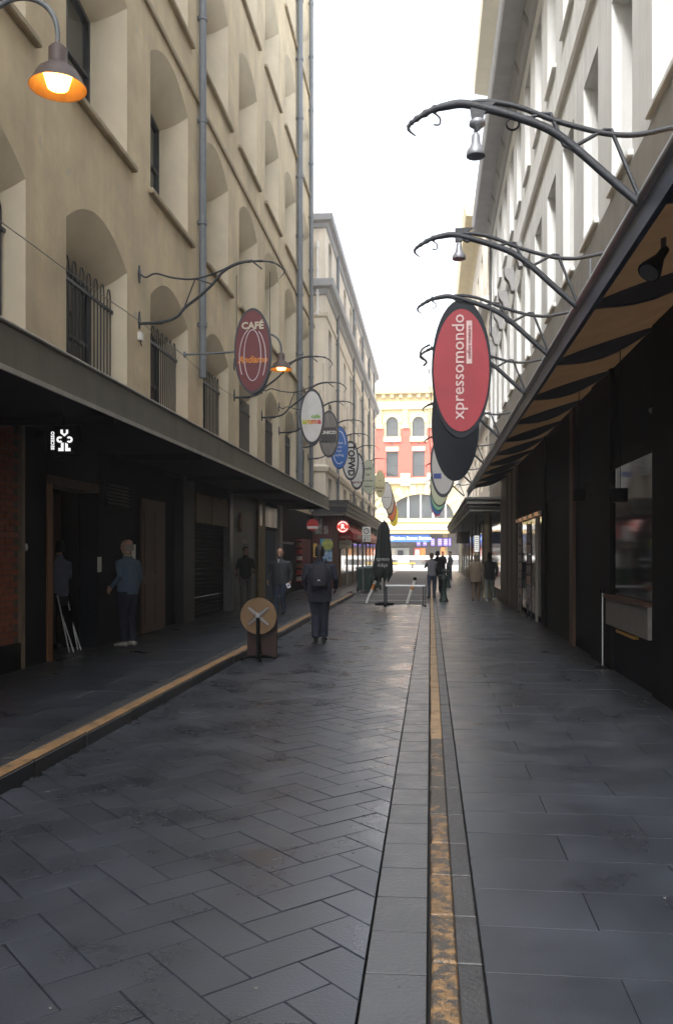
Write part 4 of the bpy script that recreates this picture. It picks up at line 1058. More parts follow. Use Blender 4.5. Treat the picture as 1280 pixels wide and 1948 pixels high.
def bell(parent, c, s=1.0, tilt=(0, 0)):
    c = Vector(c); lm = mat('pale_lamp_metal', (.35, .37, .42), .4, metal=.3)
    MB().tube([c + Vector((0, 0, .12 * s)), c + Vector((0, 0, .0))], .012, 6).build('lamp_stem', M['iron'], parent)
    MB().lathe([(.012, .005), (.024, -.005), (.028, -.05), (.034, -.075), (.055, -.105), (.06, -.14), (.056, -.143), (.0, -.13)], c, 16, cap=False).build('lamp', lm, parent)
bell(ra0, WY(905, 254, 5.5)); c_ = WY(908, 196, 5.5)
MB().prism([(c_.x - .05, c_.z), (c_.x + .12, c_.z), (c_.x + .05, c_.z - .05), (c_.x + .032, c_.z - .1), (c_.x - .035, c_.z - .1)], 5.485, 5.515, 'y').build('lamp_bracket', M['iron'], ra0)
MB().lathe([(.03, 0), (.05, -.012), (.052, -.035), (.03, -.05), (.012, -.07)], c_ - Vector((0, 0, .1)), 16).build('lamp_collar', mat('pale_lamp_metal', (.35, .37, .42), .4, metal=.3), ra0)
bell(rarms[1][1], WY(873, 462, 7.75)); c_ = WY(872, 434, 7.75)
MB().prism([(c_.x - .03, c_.z), (c_.x + .13, c_.z), (c_.x + .05, c_.z - .05), (c_.x + .03, c_.z - .12), (c_.x - .03, c_.z - .12)], 7.735, 7.765, 'y').build('lamp_bracket', M['iron'], rarms[1][1])
MB().lathe([(.035, -.01), (.045, 0), (.035, .01)], WY(975, 235, 5.5), 16, axis='y', cap=False).build('ring', M['iron'], ra0)
# red sign
c = Vector((.34, 9.6, 3.57 + .06))
redf = mat('red_sign_face', (.36, .03, .045), .5, noise=.14, scale=3, streak=.12)
nav = mat('slate_sign', (.014, .019, .028), .5, noise=.1, scale=3, spec=.25)
s = oval_sign('large red oval sign reading xpressomondo on a slate oval board', c, .325, .76, nav, redf, .93, .885, (.0, -.02))
off = mat('pale_pink_letters', (.66, .50, .50), .5)
text('xpressomondo', .19, (c.x - .03, c.y - .012, c.z + .02), off, s, spin=90, bold=.001)
MB().box(c.x + .055, c.x + .115, c.y - .014, c.y - .009, c.z + .05, c.z + .52).build('strip', off, s)
text('coffee couture', .062, (c.x + .085, c.y - .016, c.z + .285), redf, s, spin=90)
MB().prism([(c.x - .035, c.z + .75), (c.x + .035, c.z + .75), (c.x + .02, c.z + .82), (c.x + .03, 4.46), (c.x - .05, 4.46), (c.x - .02, c.z + .82)], c.y + .03, c.y + .06, 'y').build('neck', nav, s)
RS = [(11.6, (866, 803), .315, .775, nav, mat('slate_sign2', (.012, .016, .024), .5, spec=.25), .9, .93, 'blank slate oval sign directly behind the red oval sign'),
      (22.0, (843, 884), .33, .82, rimd, mat('grey_enamel2', (.46, .46, .45), .45), .86, .9, 'pale grey oval sign with dark rim below the slate oval'),
      (27.2, (836, 921), .30, .70, mat('slate_rim2', (.06, .07, .07), .5), mat('pale_green_sign', (.52, .55, .40), .5), .9, .93, 'pale green oval sign in the row over the right kerb'),
      (33.2, (834, 937), .32, .72, rimd, mat('mint_sign', (.22, .50, .32), .5), .9, .93, 'mint green oval sign in the row over the right kerb'),
      (39.0, (832, 946), .33, .75, mat('blue_rim3', (.02, .12, .35), .5), mat('cyan_sign', (.03, .25, .55), .5), .9, .93, 'bright blue oval sign in the row over the right kerb'),
      (45.0, (831, 953), .33, .80, mat('crimson_rim', (.35, .03, .06), .5), mat('violet_sign', (.25, .05, .2), .5), .85, .9, 'crimson rimmed oval sign last in the row over the right kerb')]
for (Y, px, hw, hh, rim, face, kx, kz, lab) in RS:
    p = WY(px[0], px[1], Y)
    t = oval_sign(lab, p, hw, hh, rim, face, kx, kz, hang=(4.3 if Y < 28 else p.z + hh + .5))
    if Y == 22.0:
        MB().box(p.x - .24, p.x - .05, Y - .014, Y - .009, p.z - .35, p.z - .22).build('stripe', mat('blue_stripe', (.04, .07, .28), .5), t)
# thin hanging wires by the right-hand signs
t = thing('hanging_wires', 'thin looping wires strung down beside the oval signs on the awning side', 'wire', (0, 9.7, 2.6))
MB().tube([WY(823, 460, 7.8), WY(822, 640, 7.8)], .003, 5).build('wire', M['iron'], t)
MB().tube(smooth_path([WY(818, 655, 9.8), WY(803, 664, 9.8), WY(800, 676, 9.8), WY(811, 688, 9.8), WY(805, 696, 9.8)]), .012, 6).build('scroll', M['iron'], t)
for y0_, y1_ in ((655, 760), (760, 880)): MB().tube(smooth_path([WY(820, y0_, 9.8), WY(816, (y0_ + y1_) / 2, 9.8), WY(821, y1_, 9.8)]), .004, 5).build('wire', M['iron'], t)
MB().tube([WY(933, 460, 7.8), WY(934, 640, 7.8)], .006, 5).build('wire', M['iron'], t)

# ---- gooseneck lamps
def gooseneck(label, c, s=1.0):
    c = Vector(c)
    t = thing('gooseneck_lamp', label, 'lamp', (XL, c.y, c.z), 'lit gooseneck wall lamps')
    pm = mat('dusty_lamp_paint', (.10, .075, .07), .55, noise=.25, scale=14)
    MB().lathe([(.235, -.10), (.225, -.085), (.16, .03), (.085, .09), (.075, .10), (.075, .22), (.05, .25), (.03, .26)], c, 24, cap=False).lathe([(.232, -.10), (.155, .025), (.07, .085)], c, 24, cap=False).build('shade', pm, t)
    MB().lathe([(.0, -.105), (.085, -.10), (.12, .02), (.09, .05), (.0, .05)], c, 20, cap=False).build('bulb', mat('sodium_glow', (1, .55, .1), .4, emit=(1.0, .36, .035), estr=9.0), t)
    pts = smooth_path([c + Vector(p) for p in ((0, 0, .25), (-.01, 0, .42), (-.08, 0, .56), (-.22, 0, .65), (-.4, 0, .66), (-.6, 0, .55), (-.8, 0, .38), (-1.05, 0, .3), (XL - c.x, 0, .27))])
    MB().tube(pts, .022, 8).build('neck', M['pipe'], t)
    MB().lathe([(.07, 0), (.06, .03)], (XL, c.y, c.z + .27), 14, axis='x').build('wall_rose', M['pipe'], t)
    return t
gooseneck('lit gooseneck lamp with rusty cone shade close to the barred window', WY(110, 143, 6.9))
gooseneck('lit gooseneck lamp behind the maroon cafe sign', WY(535, 694, 18.0))
# ---- draped cable on the left
cb = thing('draped_cable', 'thin cable drooping along the cream wall past the barred windows', 'cable', (XL + .06, 12, 5.5))
pts = [WX(x, y, XL + .06) for x, y in ((-90, 350), (0, 420), (62, 465), (125, 512), (190, 558), (268, 612), (300, 640), (340, 668), (376, 700), (420, 738), (447, 755))]
MB().tube(smooth_path(pts, 4), .008, 5).build('cable', mat('pale_cable', (.3, .29, .27), .6), cb)

# ================================================================== STATION across the main street
YSn = 112.0
PS = lambda x, z, d=0.0: (x, YSn + d, z)
st = thing('railway_station', 'coral and cream railway station facade with arched windows across the main street', 'building', (0, YSn, 0))
coral = mat('coral_render', (.47, .095, .065), .8, noise=.08, scale=.6)
scr = mat('station_cream', (.54, .43, .21), .8, noise=.06, scale=.8)
swh = mat('station_white', (.62, .54, .36), .8, noise=.05, scale=.8)
wl = MB(); wc = MB(); wn = []
x0 = WY(746, 800, YSn).x; sp = WY(796, 800, YSn).x - x0
for k in range(-5, 9):
    cx = x0 + k * sp; hw = .78
    o = arch_pts(cx - hw, cx + hw, 16.7, 18.45, .78, 10); cell(wl, PS, cx - sp / 2, cx + sp / 2, 15.5, 17.9, None) if False else None
    oA = o
    # coral panel with the lower window, cream upper storey with the arched window
    oB = arch_pts(cx - hw, cx + hw, 11.5, 14.75, 0, 2)
    cell(wl, PS, cx - sp / 2, cx + sp / 2, 10.6, 16.69, oB)
    ym = cx
    h = len(oA) // 2
    wc.poly([PS(cx - sp / 2, 16.69), PS(cx - hw, 16.69), PS(cx - hw, 18.45), *[PS(*p) for p in oA[2:h + 1]], PS(cx, 22.0), PS(cx - sp / 2, 22.0)])
    wc.poly([PS(cx + sp / 2, 22.0), PS(cx, 22.0), *[PS(*p) for p in oA[h:-1]], PS(cx + hw, 16.69), PS(cx + sp / 2, 16.69)])
    reveal(wc, PS, [(oA, 0), (oA, .3)]); reveal(wl, PS, [(oB, 0), (oB, .3)])
    wn += [oA, oB]
    MB().box(cx - sp / 2 + .001, cx - hw - .25, YSn - .06, YSn - .002, 16.72, 17.7).box(cx + hw + .25, cx + sp / 2 - .001, YSn - .06, YSn - .002, 16.72, 17.7).build('panel', coral, st)
    MB().box(cx - hw - .35, cx + hw + .35, YSn - .25, YSn - .001, 16.0, 16.65).build('sill', swh, st)
    MB().box(cx - hw - .05, cx + hw + .05, YSn - .15, YSn - .002, 14.8, 15.35).build('lintel', swh, st)
    MB().prism([(cx + p[0], 18.45 + p[1]) for p in arc(0, 0, .80, 1.15, 0, 180, 14)], YSn - .15, YSn - .003, 'y').build('arch_moulding', swh, st)
    MB().box(cx + sp / 2 - .42, cx + sp / 2 + .42, YSn - .3, YSn - .004, 17.75, 18.2).build('capital', swh, st)
    MB().box(cx + sp / 2 - .36, cx + sp / 2 + .36, YSn - .2, YSn - .062, 18.2, 20.2).build('pilaster', scr, st)
    for q in (-.33, 0, .33): MB().box(cx + q * sp - .22, cx + q * sp + .22, YSn - .8, YSn - .302, 21.6, 22.1).build('bracket', scr, st)
    MB().box(cx - .14, cx + .14, YSn - .03, YSn - .001, 15.6, 15.8).build('vent', M['frame'], st)
wl.build('wall', coral, st); wc.build('upper_wall', scr, st)
sgl = mat('station_glass', (.055, .065, .07), .15)
for o in wn:
    a, b, z0, z1 = o[0][0], o[-1][0], o[0][1], o[len(o) // 2][1]
    w_ = MB().box(a, b, YSn + .25, YSn + .29, (z0 + z1) / 2 - .05, (z0 + z1) / 2 + .05).box(a, a + .07, YSn + .25, YSn + .29, z0, z1).box(b - .07, b, YSn + .25, YSn + .29, z0, z1).build('window', M['frame'], st)
    MB().box(a, b, YSn + .30, YSn + .32, z0, z1).build('pane', sgl, st)
xa, xb = x0 - 5.5 * sp, x0 + 8.5 * sp
MB().box(xa, xb, YSn - .3, YSn - .001, 20.2, 21.2).build('entablature', swh, st)
MB().box(xa, xb, YSn - .299, YSn - .001, 21.2, 22.1).build('frieze', scr, st)
MB().box(xa, xb, YSn - 1.0, YSn, 22.1, 22.9).build('cornice', scr, st)
MB().box(xa, xb, YSn - .1, YSn + 8, 22.9, 24.7).build('parapet', mat('parapet_white', (.8, .78, .7), .8), st)
# big arch
ax, az, arx, arz = WY(800, 986, YSn).x, WY(800, 986, YSn).z, 4.25, 3.1
lw = MB(); n = 24
arcp = [(ax + arx * math.cos(R(180 - 180 * k / n)), az + arz * math.sin(R(180 - 180 * k / n))) for k in range(n + 1)]
h = n // 2
lw.poly([PS(xa, az), PS(ax - arx, az)] + [PS(*p) for p in arcp[1:h + 1]] + [PS(ax, 10.6), PS(xa, 10.6)])
lw.poly([PS(xb, 10.6), PS(ax, 10.6)] + [PS(*p) for p in arcp[h:]] + [PS(xb, az)])
lw.grid([[PS(*p) for p in arcp], [PS(p[0], p[1], .6) for p in arcp]])
lw.build('lower_wall', scr, st)
for k in range(17):
    a0, a1 = 180 - k * 180 / 17, 180 - (k + 1) * 180 / 17 + 1.2
    q = []
    for aa, rr_ in ((a0, 1.0), ((a0 + a1) / 2, 1.0), (a1, 1.0)): q.append((ax + arx * 1.01 * math.cos(R(aa)), az + arz * 1.01 * math.sin(R(aa))))
    for aa in (a1, (a0 + a1) / 2, a0): q.append((ax + (arx + 1.5) * math.cos(R(aa)), az + (arz + 1.35) * math.sin(R(aa))))
    MB().prism(q, YSn - .2, YSn - .002, 'y').build('voussoir', swh if k % 2 else scr, st)
MB().box(ax - arx, ax + arx, YSn + .45, YSn + .5, az - .3, az + arz).build('arch_window', sgl, st)
for k in range(-2, 3): MB().box(ax + k * 1.6 - .1, ax + k * 1.6 + .1, YSn + .3, YSn + .44, az - .3, az + arz * math.sqrt(1 - (k * 1.6 / arx) ** 2)).build('mullion', M['white'], st)
for k in range(-2, 3):
    MB().box(ax + (k - .5) * 1.6 + .35, ax + (k - .5) * 1.6 + .95, YSn + .4, YSn + .448, az + .9, az + 1.0).build('glazing_bar', M['frame'], st)
MB().box(xa, xb, YSn - .5, YSn - .001, 10.6, 11.3).build('ledge', swh, st)
for k in range(-5, 9): MB().box(x0 + (k + .5) * sp - .6, x0 + (k + .5) * sp + .6, YSn - .6, YSn - .501, 10.3, 11.9).build('pedestal', swh, st)
MB().box(xa, xb, YSn - .35, YSn, 5.2, az).build('sill_band', scr, st)
MB().box(xa, xb, YSn - .6, YSn - .36, 5.7, 5.95).build('moulding', swh, st)
MB().box(xa, xb, YSn - 4.2, YSn - .61, 4.55, 5.1).build('canopy', M['white'], st)
MB().box(xa, xb, YSn - 4.0, YSn - .61, 4.1, 4.549).build('canopy_soffit', mat('canopy_tan', (.62, .46, .24), .7), st)
MB().box(xa, xb, YSn + 3, YSn + 3.2, 0, 5.2).build('concourse_wall', mat('concourse', (.14, .13, .12), .6, noise=.3, scale=1.2), st)
for k in range(-4, 8): MB().box(x0 + k * 2 * sp - .3, x0 + k * 2 * sp + .3, YSn - .3, YSn + .3, 0, 5.2).build('pier', scr if k % 2 else M['grey'], st)
def onst(px0, py0, px1, py1, dY, nm, m_, parent, th=.1):
    a, b = WY(px0, py1, YSn - dY), WY(px1, py0, YSn - dY)
    return MB().box(a.x, b.x, YSn - dY, YSn - dY + th, a.z, b.z).build(nm, m_, parent), a, b
bsn = thing('station_name_sign', 'long blue station name sign with white letters', 'sign', WY(780, 1031, YSn - 3.6))
blu = mat('station_blue', (.02, .12, .52), .5, emit=(.02, .14, .6), estr=.03)
_, a, b = onst(728, 1017, 818, 1031, 3.6, 'board', blu, bsn)
text('Flinders Street Station', .62, ((a.x + b.x) / 2 + .6, YSn - 3.61, (a.z + b.z) / 2), lit_w, bsn, sx=.9)
MB().lathe([(.26, 0), (.26, .02)], (a.x + 1.1, YSn - 3.63, (a.z + b.z) / 2), 16, axis='y').build('logo', M['white'], bsn)
bsn2 = thing('sign_reflection_board', 'blue board standing in for the station sign mirrored in shop glass', 'sign', WY(945, 1030, YSn - 3.6)); onst(930, 1017, 960, 1029, 3.6, 'board', blu, bsn2)  # reflection of the name sign, built as a solid board
scm = mat('purple_screen', (.2, .12, .6), .4, emit=(.30, .20, .9), estr=.16)
for k, (p0, p1) in enumerate(((819, 827), (832, 841), (843, 852), (853, 858), (792, 800), (804, 812))):
    t = thing('departure_screen', 'glowing purple departure screen over the station concourse', 'screen', WY(p0, 1040, YSn - 1.5), 'departure screens'); _, a, b = onst(p0, 1024, p1, 1039, 1.5, 'screen', scm, t)
    MB().box(a.x - .06, b.x + .06, YSn - 1.39, YSn - 1.3, a.z - .06, b.z + .06).build('casing', M['black'], t)
    for q in range(3): MB().box(a.x + .08, b.x - .08, YSn - 1.512, YSn - 1.501, b.z - .25 - q * .25, b.z - .17 - q * .25).build('text_row', lit_w, t)
ad = thing('red_advert_panel', 'glowing red and orange advertising panel in the station entrance', 'advert', WY(790, 1066, YSn - 1))
onst(788, 1043, 799, 1066, 1.0, 'panel', mat('ad_red', (.7, .05, .04), .5, emit=(.9, .06, .04), estr=.12), ad); onst(799.2, 1043, 809, 1066, 1.0, 'panel', mat('ad_orange', (.8, .25, .05), .5, emit=(1, .25, .06), estr=.12), ad)
_, a, b = onst(790, 1046, 797, 1056, 1.06, 'figure', lit_w, ad, .03); p = WY(794, 1061, YSn - 1.06); MB().lathe([(.28, 0), (.28, .03)], p, 16, axis='y').build('disc', lit_w, ad)
kk = thing('ticket_kiosk', 'grey ticket kiosk with glass panels in the station entrance', 'kiosk', WY(760, 1068, YSn - 1))
onst(738, 1042, 778, 1070, .6, 'wall', mat('kiosk_grey', (.35, .37, .36), .5), kk); onst(741, 1044, 752, 1066, .75, 'panel', mat('kiosk_tan', (.42, .38, .32), .5), kk); onst(756, 1047, 767, 1068, .75, 'glass', M['glass'], kk); onst(738, 1040, 778, 1042, .8, 'roof_edge', M['black'], kk)
onst(770, 1058, 777, 1069, .8, 'poster', mat('cyan_poster', (.06, .32, .5), .6), kk)
op = thing('orange_pillar_panel', 'tall orange lit pillar panel in the station entrance', 'advert', WY(842, 1070, YSn - 1)); onst(838, 1041, 846, 1070, 1.0, 'panel', mat('ad_amber', (.75, .3, .08), .5, emit=(.8, .3, .08), estr=.06), op); onst(836.5, 1039, 847.5, 1041, 1.05, 'cap', M['frame'], op)
# roof billboard
bbd = thing('roof_billboard', 'white roof billboard with faded pink letters above the station', 'billboard', WY(800, 705, 150))
a, b = WY(781, 703, 150), WY(822, 660, 150)
MB().box(a.x, b.x, 150, 150.4, a.z, b.z).build('board', M['white'], bbd)
text('BA', 1.3, (a.x + .9, 149.98, b.z - .7), mat('faded_pink', (.7, .25, .28), .6), bbd)
MB().box(a.x + .9, a.x + 3, 149.9, 149.98, a.z + 1.0, a.z + 2.4).build('panel', M['trim'], bbd)
MB().box(a.x + .3, a.x + .6, 150, 150.3, 14, a.z).box(b.x - .6, b.x - .3, 150, 150.3, 14, a.z).build('post', M['grey'], bbd)
# tram stop fence, cones, street clutter
tf = thing('tram_stop_fence', 'long white tram stop fence across the main street', 'fence', (0, 96, 0))
fz = .0
MB().box(-14, 8.2, 96, 96.15, .95, 1.35).build('rail', M['white'], tf); MB().box(-14, 8.2, 96.01, 96.1, .1, .3).build('rail', M['white'], tf)
for k in range(16):
    xx = -14 + k * 1.48
    MB().box(xx, xx + .1, 96.02, 96.12, 0, 1.0).build('post', M['grey'], tf)
    MB().box(xx + .15, xx + 1.35, 96.04, 96.07, .32, .93).build('panel', [M['frame'], M['white'], M['grey']][k % 3], tf)
tr = mat('taxi_yellow', (.65, .38, .03), .4)
tx = thing('yellow_planter', 'low yellow bench-like block behind the white tram fence', 'bench', (-3.2, 94.6, 0)); MB().box(-4.6, -1.6, 94.4, 95.0, .45, .6).build('seat', tr, tx); MB().box(-4.4, -4.2, 94.45, 94.95, -.01, .45).box(-2.0, -1.8, 94.45, 94.95, -.01, .45).build('leg', M['frame'], tx)
wb = mat('barrier_red_white', (.75, .72, .7), .5)
for k, px in enumerate((834, 838)):
    p = G(px, 1097, 0)
    t = thing('safety_barrier', 'red and white plastic barrier %s the main street' % ('at the edge of', 'nearest the bollards by')[k], 'barrier', p)
    for q in range(5): MB().box(p.x - .35 + q * .001, p.x + .35 - q * .001, p.y, p.y + .12, .15 + q * .17, .15 + q * .17 + .168).build('stripe', [red, wb][q % 2], t)
    MB().box(p.x - .33, p.x - .2, p.y - .2, p.y + .3, -.01, .15).box(p.x + .2, p.x + .33, p.y - .2, p.y + .3, -.01, .15).build('foot', M['frame'], t)

# ================================================================== STREET FURNITURE
# flip-top cafe table leaning on a dark panel
c = G(492, 1255)
ft = thing('folded_cafe_table', 'round tan cafe table tipped upright showing its silver cross bracket', 'table', c)
ct = Vector((c.x, c.y, WY(491, 1172, c.y).z)); rt = .275
tann = mat('tan_laminate', (.17, .10, .045), .55, noise=.12, scale=4)
MB().lathe([(rt - .01, -.015), (rt, -.008), (rt, .008), (rt - .01, .015)], ct, 40, axis='y').build('tabletop', tann, ft)
MB().prism([(ct.x + q[0], ct.z + q[1]) for q in arc(0, 0, rt - .012, rt, 0, 359.9, 40)], ct.y - .019, ct.y - .0155, 'y').build('edging', mat('dark_edging', (.18, .11, .05), .5), ft)
for a in (40, 140, 220, 320):
    d = Vector((math.cos(R(a)), 0, math.sin(R(a)))); n_ = Vector((-d.z, 0, d.x)); q = Vector((ct.x, ct.y - .03, ct.z))
    MB().poly([q + n_ * .024, q + d * .2 + n_ * .011, q + d * .2 - n_ * .011, q - n_ * .024]).poly([p + Vector((0, .012, 0)) for p in (q + n_ * .024, q + d * .2 + n_ * .011, q + d * .2 - n_ * .011, q - n_ * .024)]).tube([q + d * .03 + n_ * .018 - Vector((0, .004, 0)), q + d * .195 + n_ * .01 - Vector((0, .004, 0))], .006, 5).tube([q + d * .03 - n_ * .018 - Vector((0, .004, 0)), q + d * .195 - n_ * .01 - Vector((0, .004, 0))], .006, 5).build('bracket_arm', mat('dull_steel', (.30, .30, .31), .4, metal=.8), ft)
MB().box(ct.x - .04, ct.x + .04, ct.y - .07, ct.y - .035, ct.z - .05, ct.z + .05, 0, .008).build('hinge', mat('dull_steel', (.30, .30, .31), .4, metal=.8), ft)
MB().tube([(ct.x, ct.y - .06, ct.z - .02), (ct.x, ct.y - .06, .05)], .028, 10).build('column', M['black'], ft)
for a in (20, 110, 200, 290):
    d = Vector((math.cos(R(a)), math.sin(R(a)), 0)); q = Vector((ct.x, ct.y - .06, .06))
    MB().tube([q, q + d * .12 + Vector((0, 0, -.005)), q + d * .24 + Vector((0, 0, -.035))], [.025, .018, .014], 8).lathe([(.02, 0), (.022, .015), (.015, .03)], (q.x + d.x * .24, q.y + d.y * .24, .002), 10).build('leg', M['black'], ft)
pb = thing('dark_panel_stand', 'dark brown rectangular panel standing behind the tipped cafe table', 'panel', (c.x + .05, c.y + .12, 0))
a, b = WY(470, 1200, c.y + .12), WY(527, 1180, c.y + .12)
brn = mat('dark_brown_panel2', (.028, .010, .007), .6, noise=.2, scale=5)
MB().box(a.x, b.x, c.y + .12, c.y + .16, .02, .62, 0, .006).build('panel', brn, pb)
MB().box(a.x + .02, b.x - .02, c.y + .17, c.y + .42, .0, .03).build('foot', M['black'], pb)
MB().box(a.x + .04, a.x + .08, c.y + .161, c.y + .2, .031, .5).box(b.x - .08, b.x - .04, c.y + .161, c.y + .2, .031, .5).build('strut', M['black'], pb)

# metal trestle frame + closed umbrella
YT = 26.4
l, r = WY(733, 1153, YT), WY(809, 1153, YT)
tr_ = thing('metal_trestle', 'low metal trestle frame standing across the lane beneath the umbrella', 'trestle', (l.x, YT, 0))
MB().box(l.x, r.x, YT - .03, YT + .03, .60, .645, 0, .006).build('top_rail', M['steel'], tr_)
for xx, dx in ((l.x, .03), (r.x, -.07)):
    MB().tube([(xx, YT - .22, .02), (xx, YT, .60)], .016, 8).build('leg', M['iron'], tr_); MB().tube([(xx + dx, YT + .22, .02), (xx + dx, YT, .60)], .016, 8).build('leg', M['iron'], tr_)
    MB().lathe([(.03, 0), (.035, .03), (.02, .05)], (xx, YT - .22, .0), 10).build('foot', M['black'], tr_); MB().lathe([(.03, 0), (.035, .03), (.02, .05)], (xx + dx, YT + .22, .0), 10).build('foot', M['black'], tr_)
YU = 27.0; p = WY(731, 1100, YU)
um = thing('closed_umbrella', 'closed black cafe umbrella with white lettering on a pole', 'umbrella', (p.x, YU, 0))
blc = mat('black_canvas', (.012, .016, .018), .8, noise=.3, scale=8)
pts = []; rows_ = []
prof = [(.03, 2.60), (.10, 2.52), (.15, 2.40), (.18, 2.1), (.2, 1.8), (.24, 1.5), (.27, 1.25), (.28, 1.05), (.25, .9), (.21, .78)]
for i, (r_, z_) in enumerate(prof):
    rows_.append([Vector((p.x + r_ * (1 + .18 * math.cos(8 * a + .6 * z_)) * math.cos(a) - .06 * (i / 9), YU + r_ * (1 + .18 * math.cos(8 * a + .6 * z_)) * math.sin(a), z_ + (.09 * math.cos(8 * a) if i == 9 else 0))) for a in [k * 2 * math.pi / 40 for k in range(40)]])
mb = MB().grid(rows_, 0, True, True); mb.poly(rows_[0]); mb.build('canopy', blc, um)
MB().tube([(p.x, YU, .0), (p.x, YU, 2.66)], .022, 8).build('pole', M['iron'], um)
MB().lathe([(.3, 0), (.3, .05), (.05, .09)], (p.x, YU, 0), 20).build('base', M['black'], um)
lw_ = mat('pale_letters', (.5, .52, .52), .6)
text('cpnoo', .16, (p.x - .03, YU - .34, 1.43), lw_, um); text('ddipi', .16, (p.x - .04, YU - .36, 1.24), lw_, um)
# leaning white bollards with orange band
for k, (pf, pt, lab) in enumerate((((697, 1148), (715, 1104), 'leaning white bollard with orange band left of the closed umbrella'), ((774, 1148), (789, 1104), 'leaning white bollard with orange band behind the metal trestle'))):
    YY = 27.75; a, b = WY(*pf, YY), WY(*pt, YY); a.z = 0
    t = thing('leaning_bollard', lab, 'bollard', a, 'leaning removable bollards'); d = (b - a)
    MB().tube([a, a + d * .6], .045, 12).build('lower_tube', M['white'], t); MB().tube([a + d * .601, a + d * .82], .047, 12).build('band', mat('orange_band', (.65, .22, .03), .5), t)
    MB().tube([a + d * .821, b], .045, 12).build('upper_tube', M['white'], t); MB().lathe([(.05, 0), (.06, .05), (.04, .1)], b, 12).build('cap', M['black'], t)
# cast bollards on the right footpath edge
for k, (px, py, top) in enumerate(((844, 1145, 1078), (852, 1118, 1066))):
    c = G(px, py); h = 1.02
    t = thing('cast_iron_bollard', ('black cast iron bollard on the footpath before the couple', 'black cast iron bollard further on by the main street')[k], 'bollard', c, 'cast iron bollards')
    MB().lathe([(.15, 0), (.15, .05), (.11, .14), (.09, .25), (.08, .72), (.10, .74), (.10, .80), (.075, .83), (.07, .95), (.09, .98), (.06, 1.06), (.0, 1.09)], c, 16, cap=False).build('shaft', M['darkgreen'], t)
    MB().tube([c + Vector((-.16, 0, .86)), c + Vector((.16, 0, .86))], .03, 8).build('lug', M['darkgreen'], t)
# wheelie bins
gbin = mat('bin_green', (.012, .04, .03), .5)
for k, (px, lab) in enumerate(((692, 'dark green wheelie bin with its lid shut, first in the row'), (701, 'dark green wheelie bin with a yellow sticker beside the umbrella'), (711, 'dark green wheelie bin hidden behind the closed umbrella'))):
    YY = 35.6 + k * .9; c = WY(px, 1126, YY); c.z = .02
    t = thing('wheelie_bin', lab, 'bin', c, 'wheelie bins along the cafe front')
    body = MB(); q0 = [(c.x - .24, YY - .22), (c.x + .24, YY - .22), (c.x + .24, YY + .22), (c.x - .24, YY + .22)]; q1 = [(c.x - .29, YY - .29), (c.x + .29, YY - .29), (c.x + .29, YY + .29), (c.x - .29, YY + .29)]
    body.poly([(*p, .1) for p in q0][::-1]); body.grid([[(*p, .1) for p in q0], [(*p, .95) for p in q1]], 0, False, True); body.build('body', gbin, t)
    MB().prism([(YY - .33, .952), (YY + .3, .952), (YY + .3, 1.06), (YY - .1, 1.06), (YY - .33, 1.0)], c.x - .31, c.x + .31, 'x').build('lid', gbin, t)
    for s2 in (-1, 1): MB().lathe([(.11, -.03), (.11, .03)], (c.x + s2 * .27, YY + .2, .13), 14, axis='x').build('wheel', M['black'], t)
    MB().tube([(c.x - .25, YY + .36, .98), (c.x + .25, YY + .36, .98)], .02, 6).build('handle', gbin, t)
    if k == 1: MB().prism([(c.x + q[0], .72 + q[1]) for q in arc(0, 0, .05, .13, 0, 359, 16)], YY - .275, YY - .262, 'y').build('sticker', mat('yellow_sticker', (.65, .52, .03), .6), t)

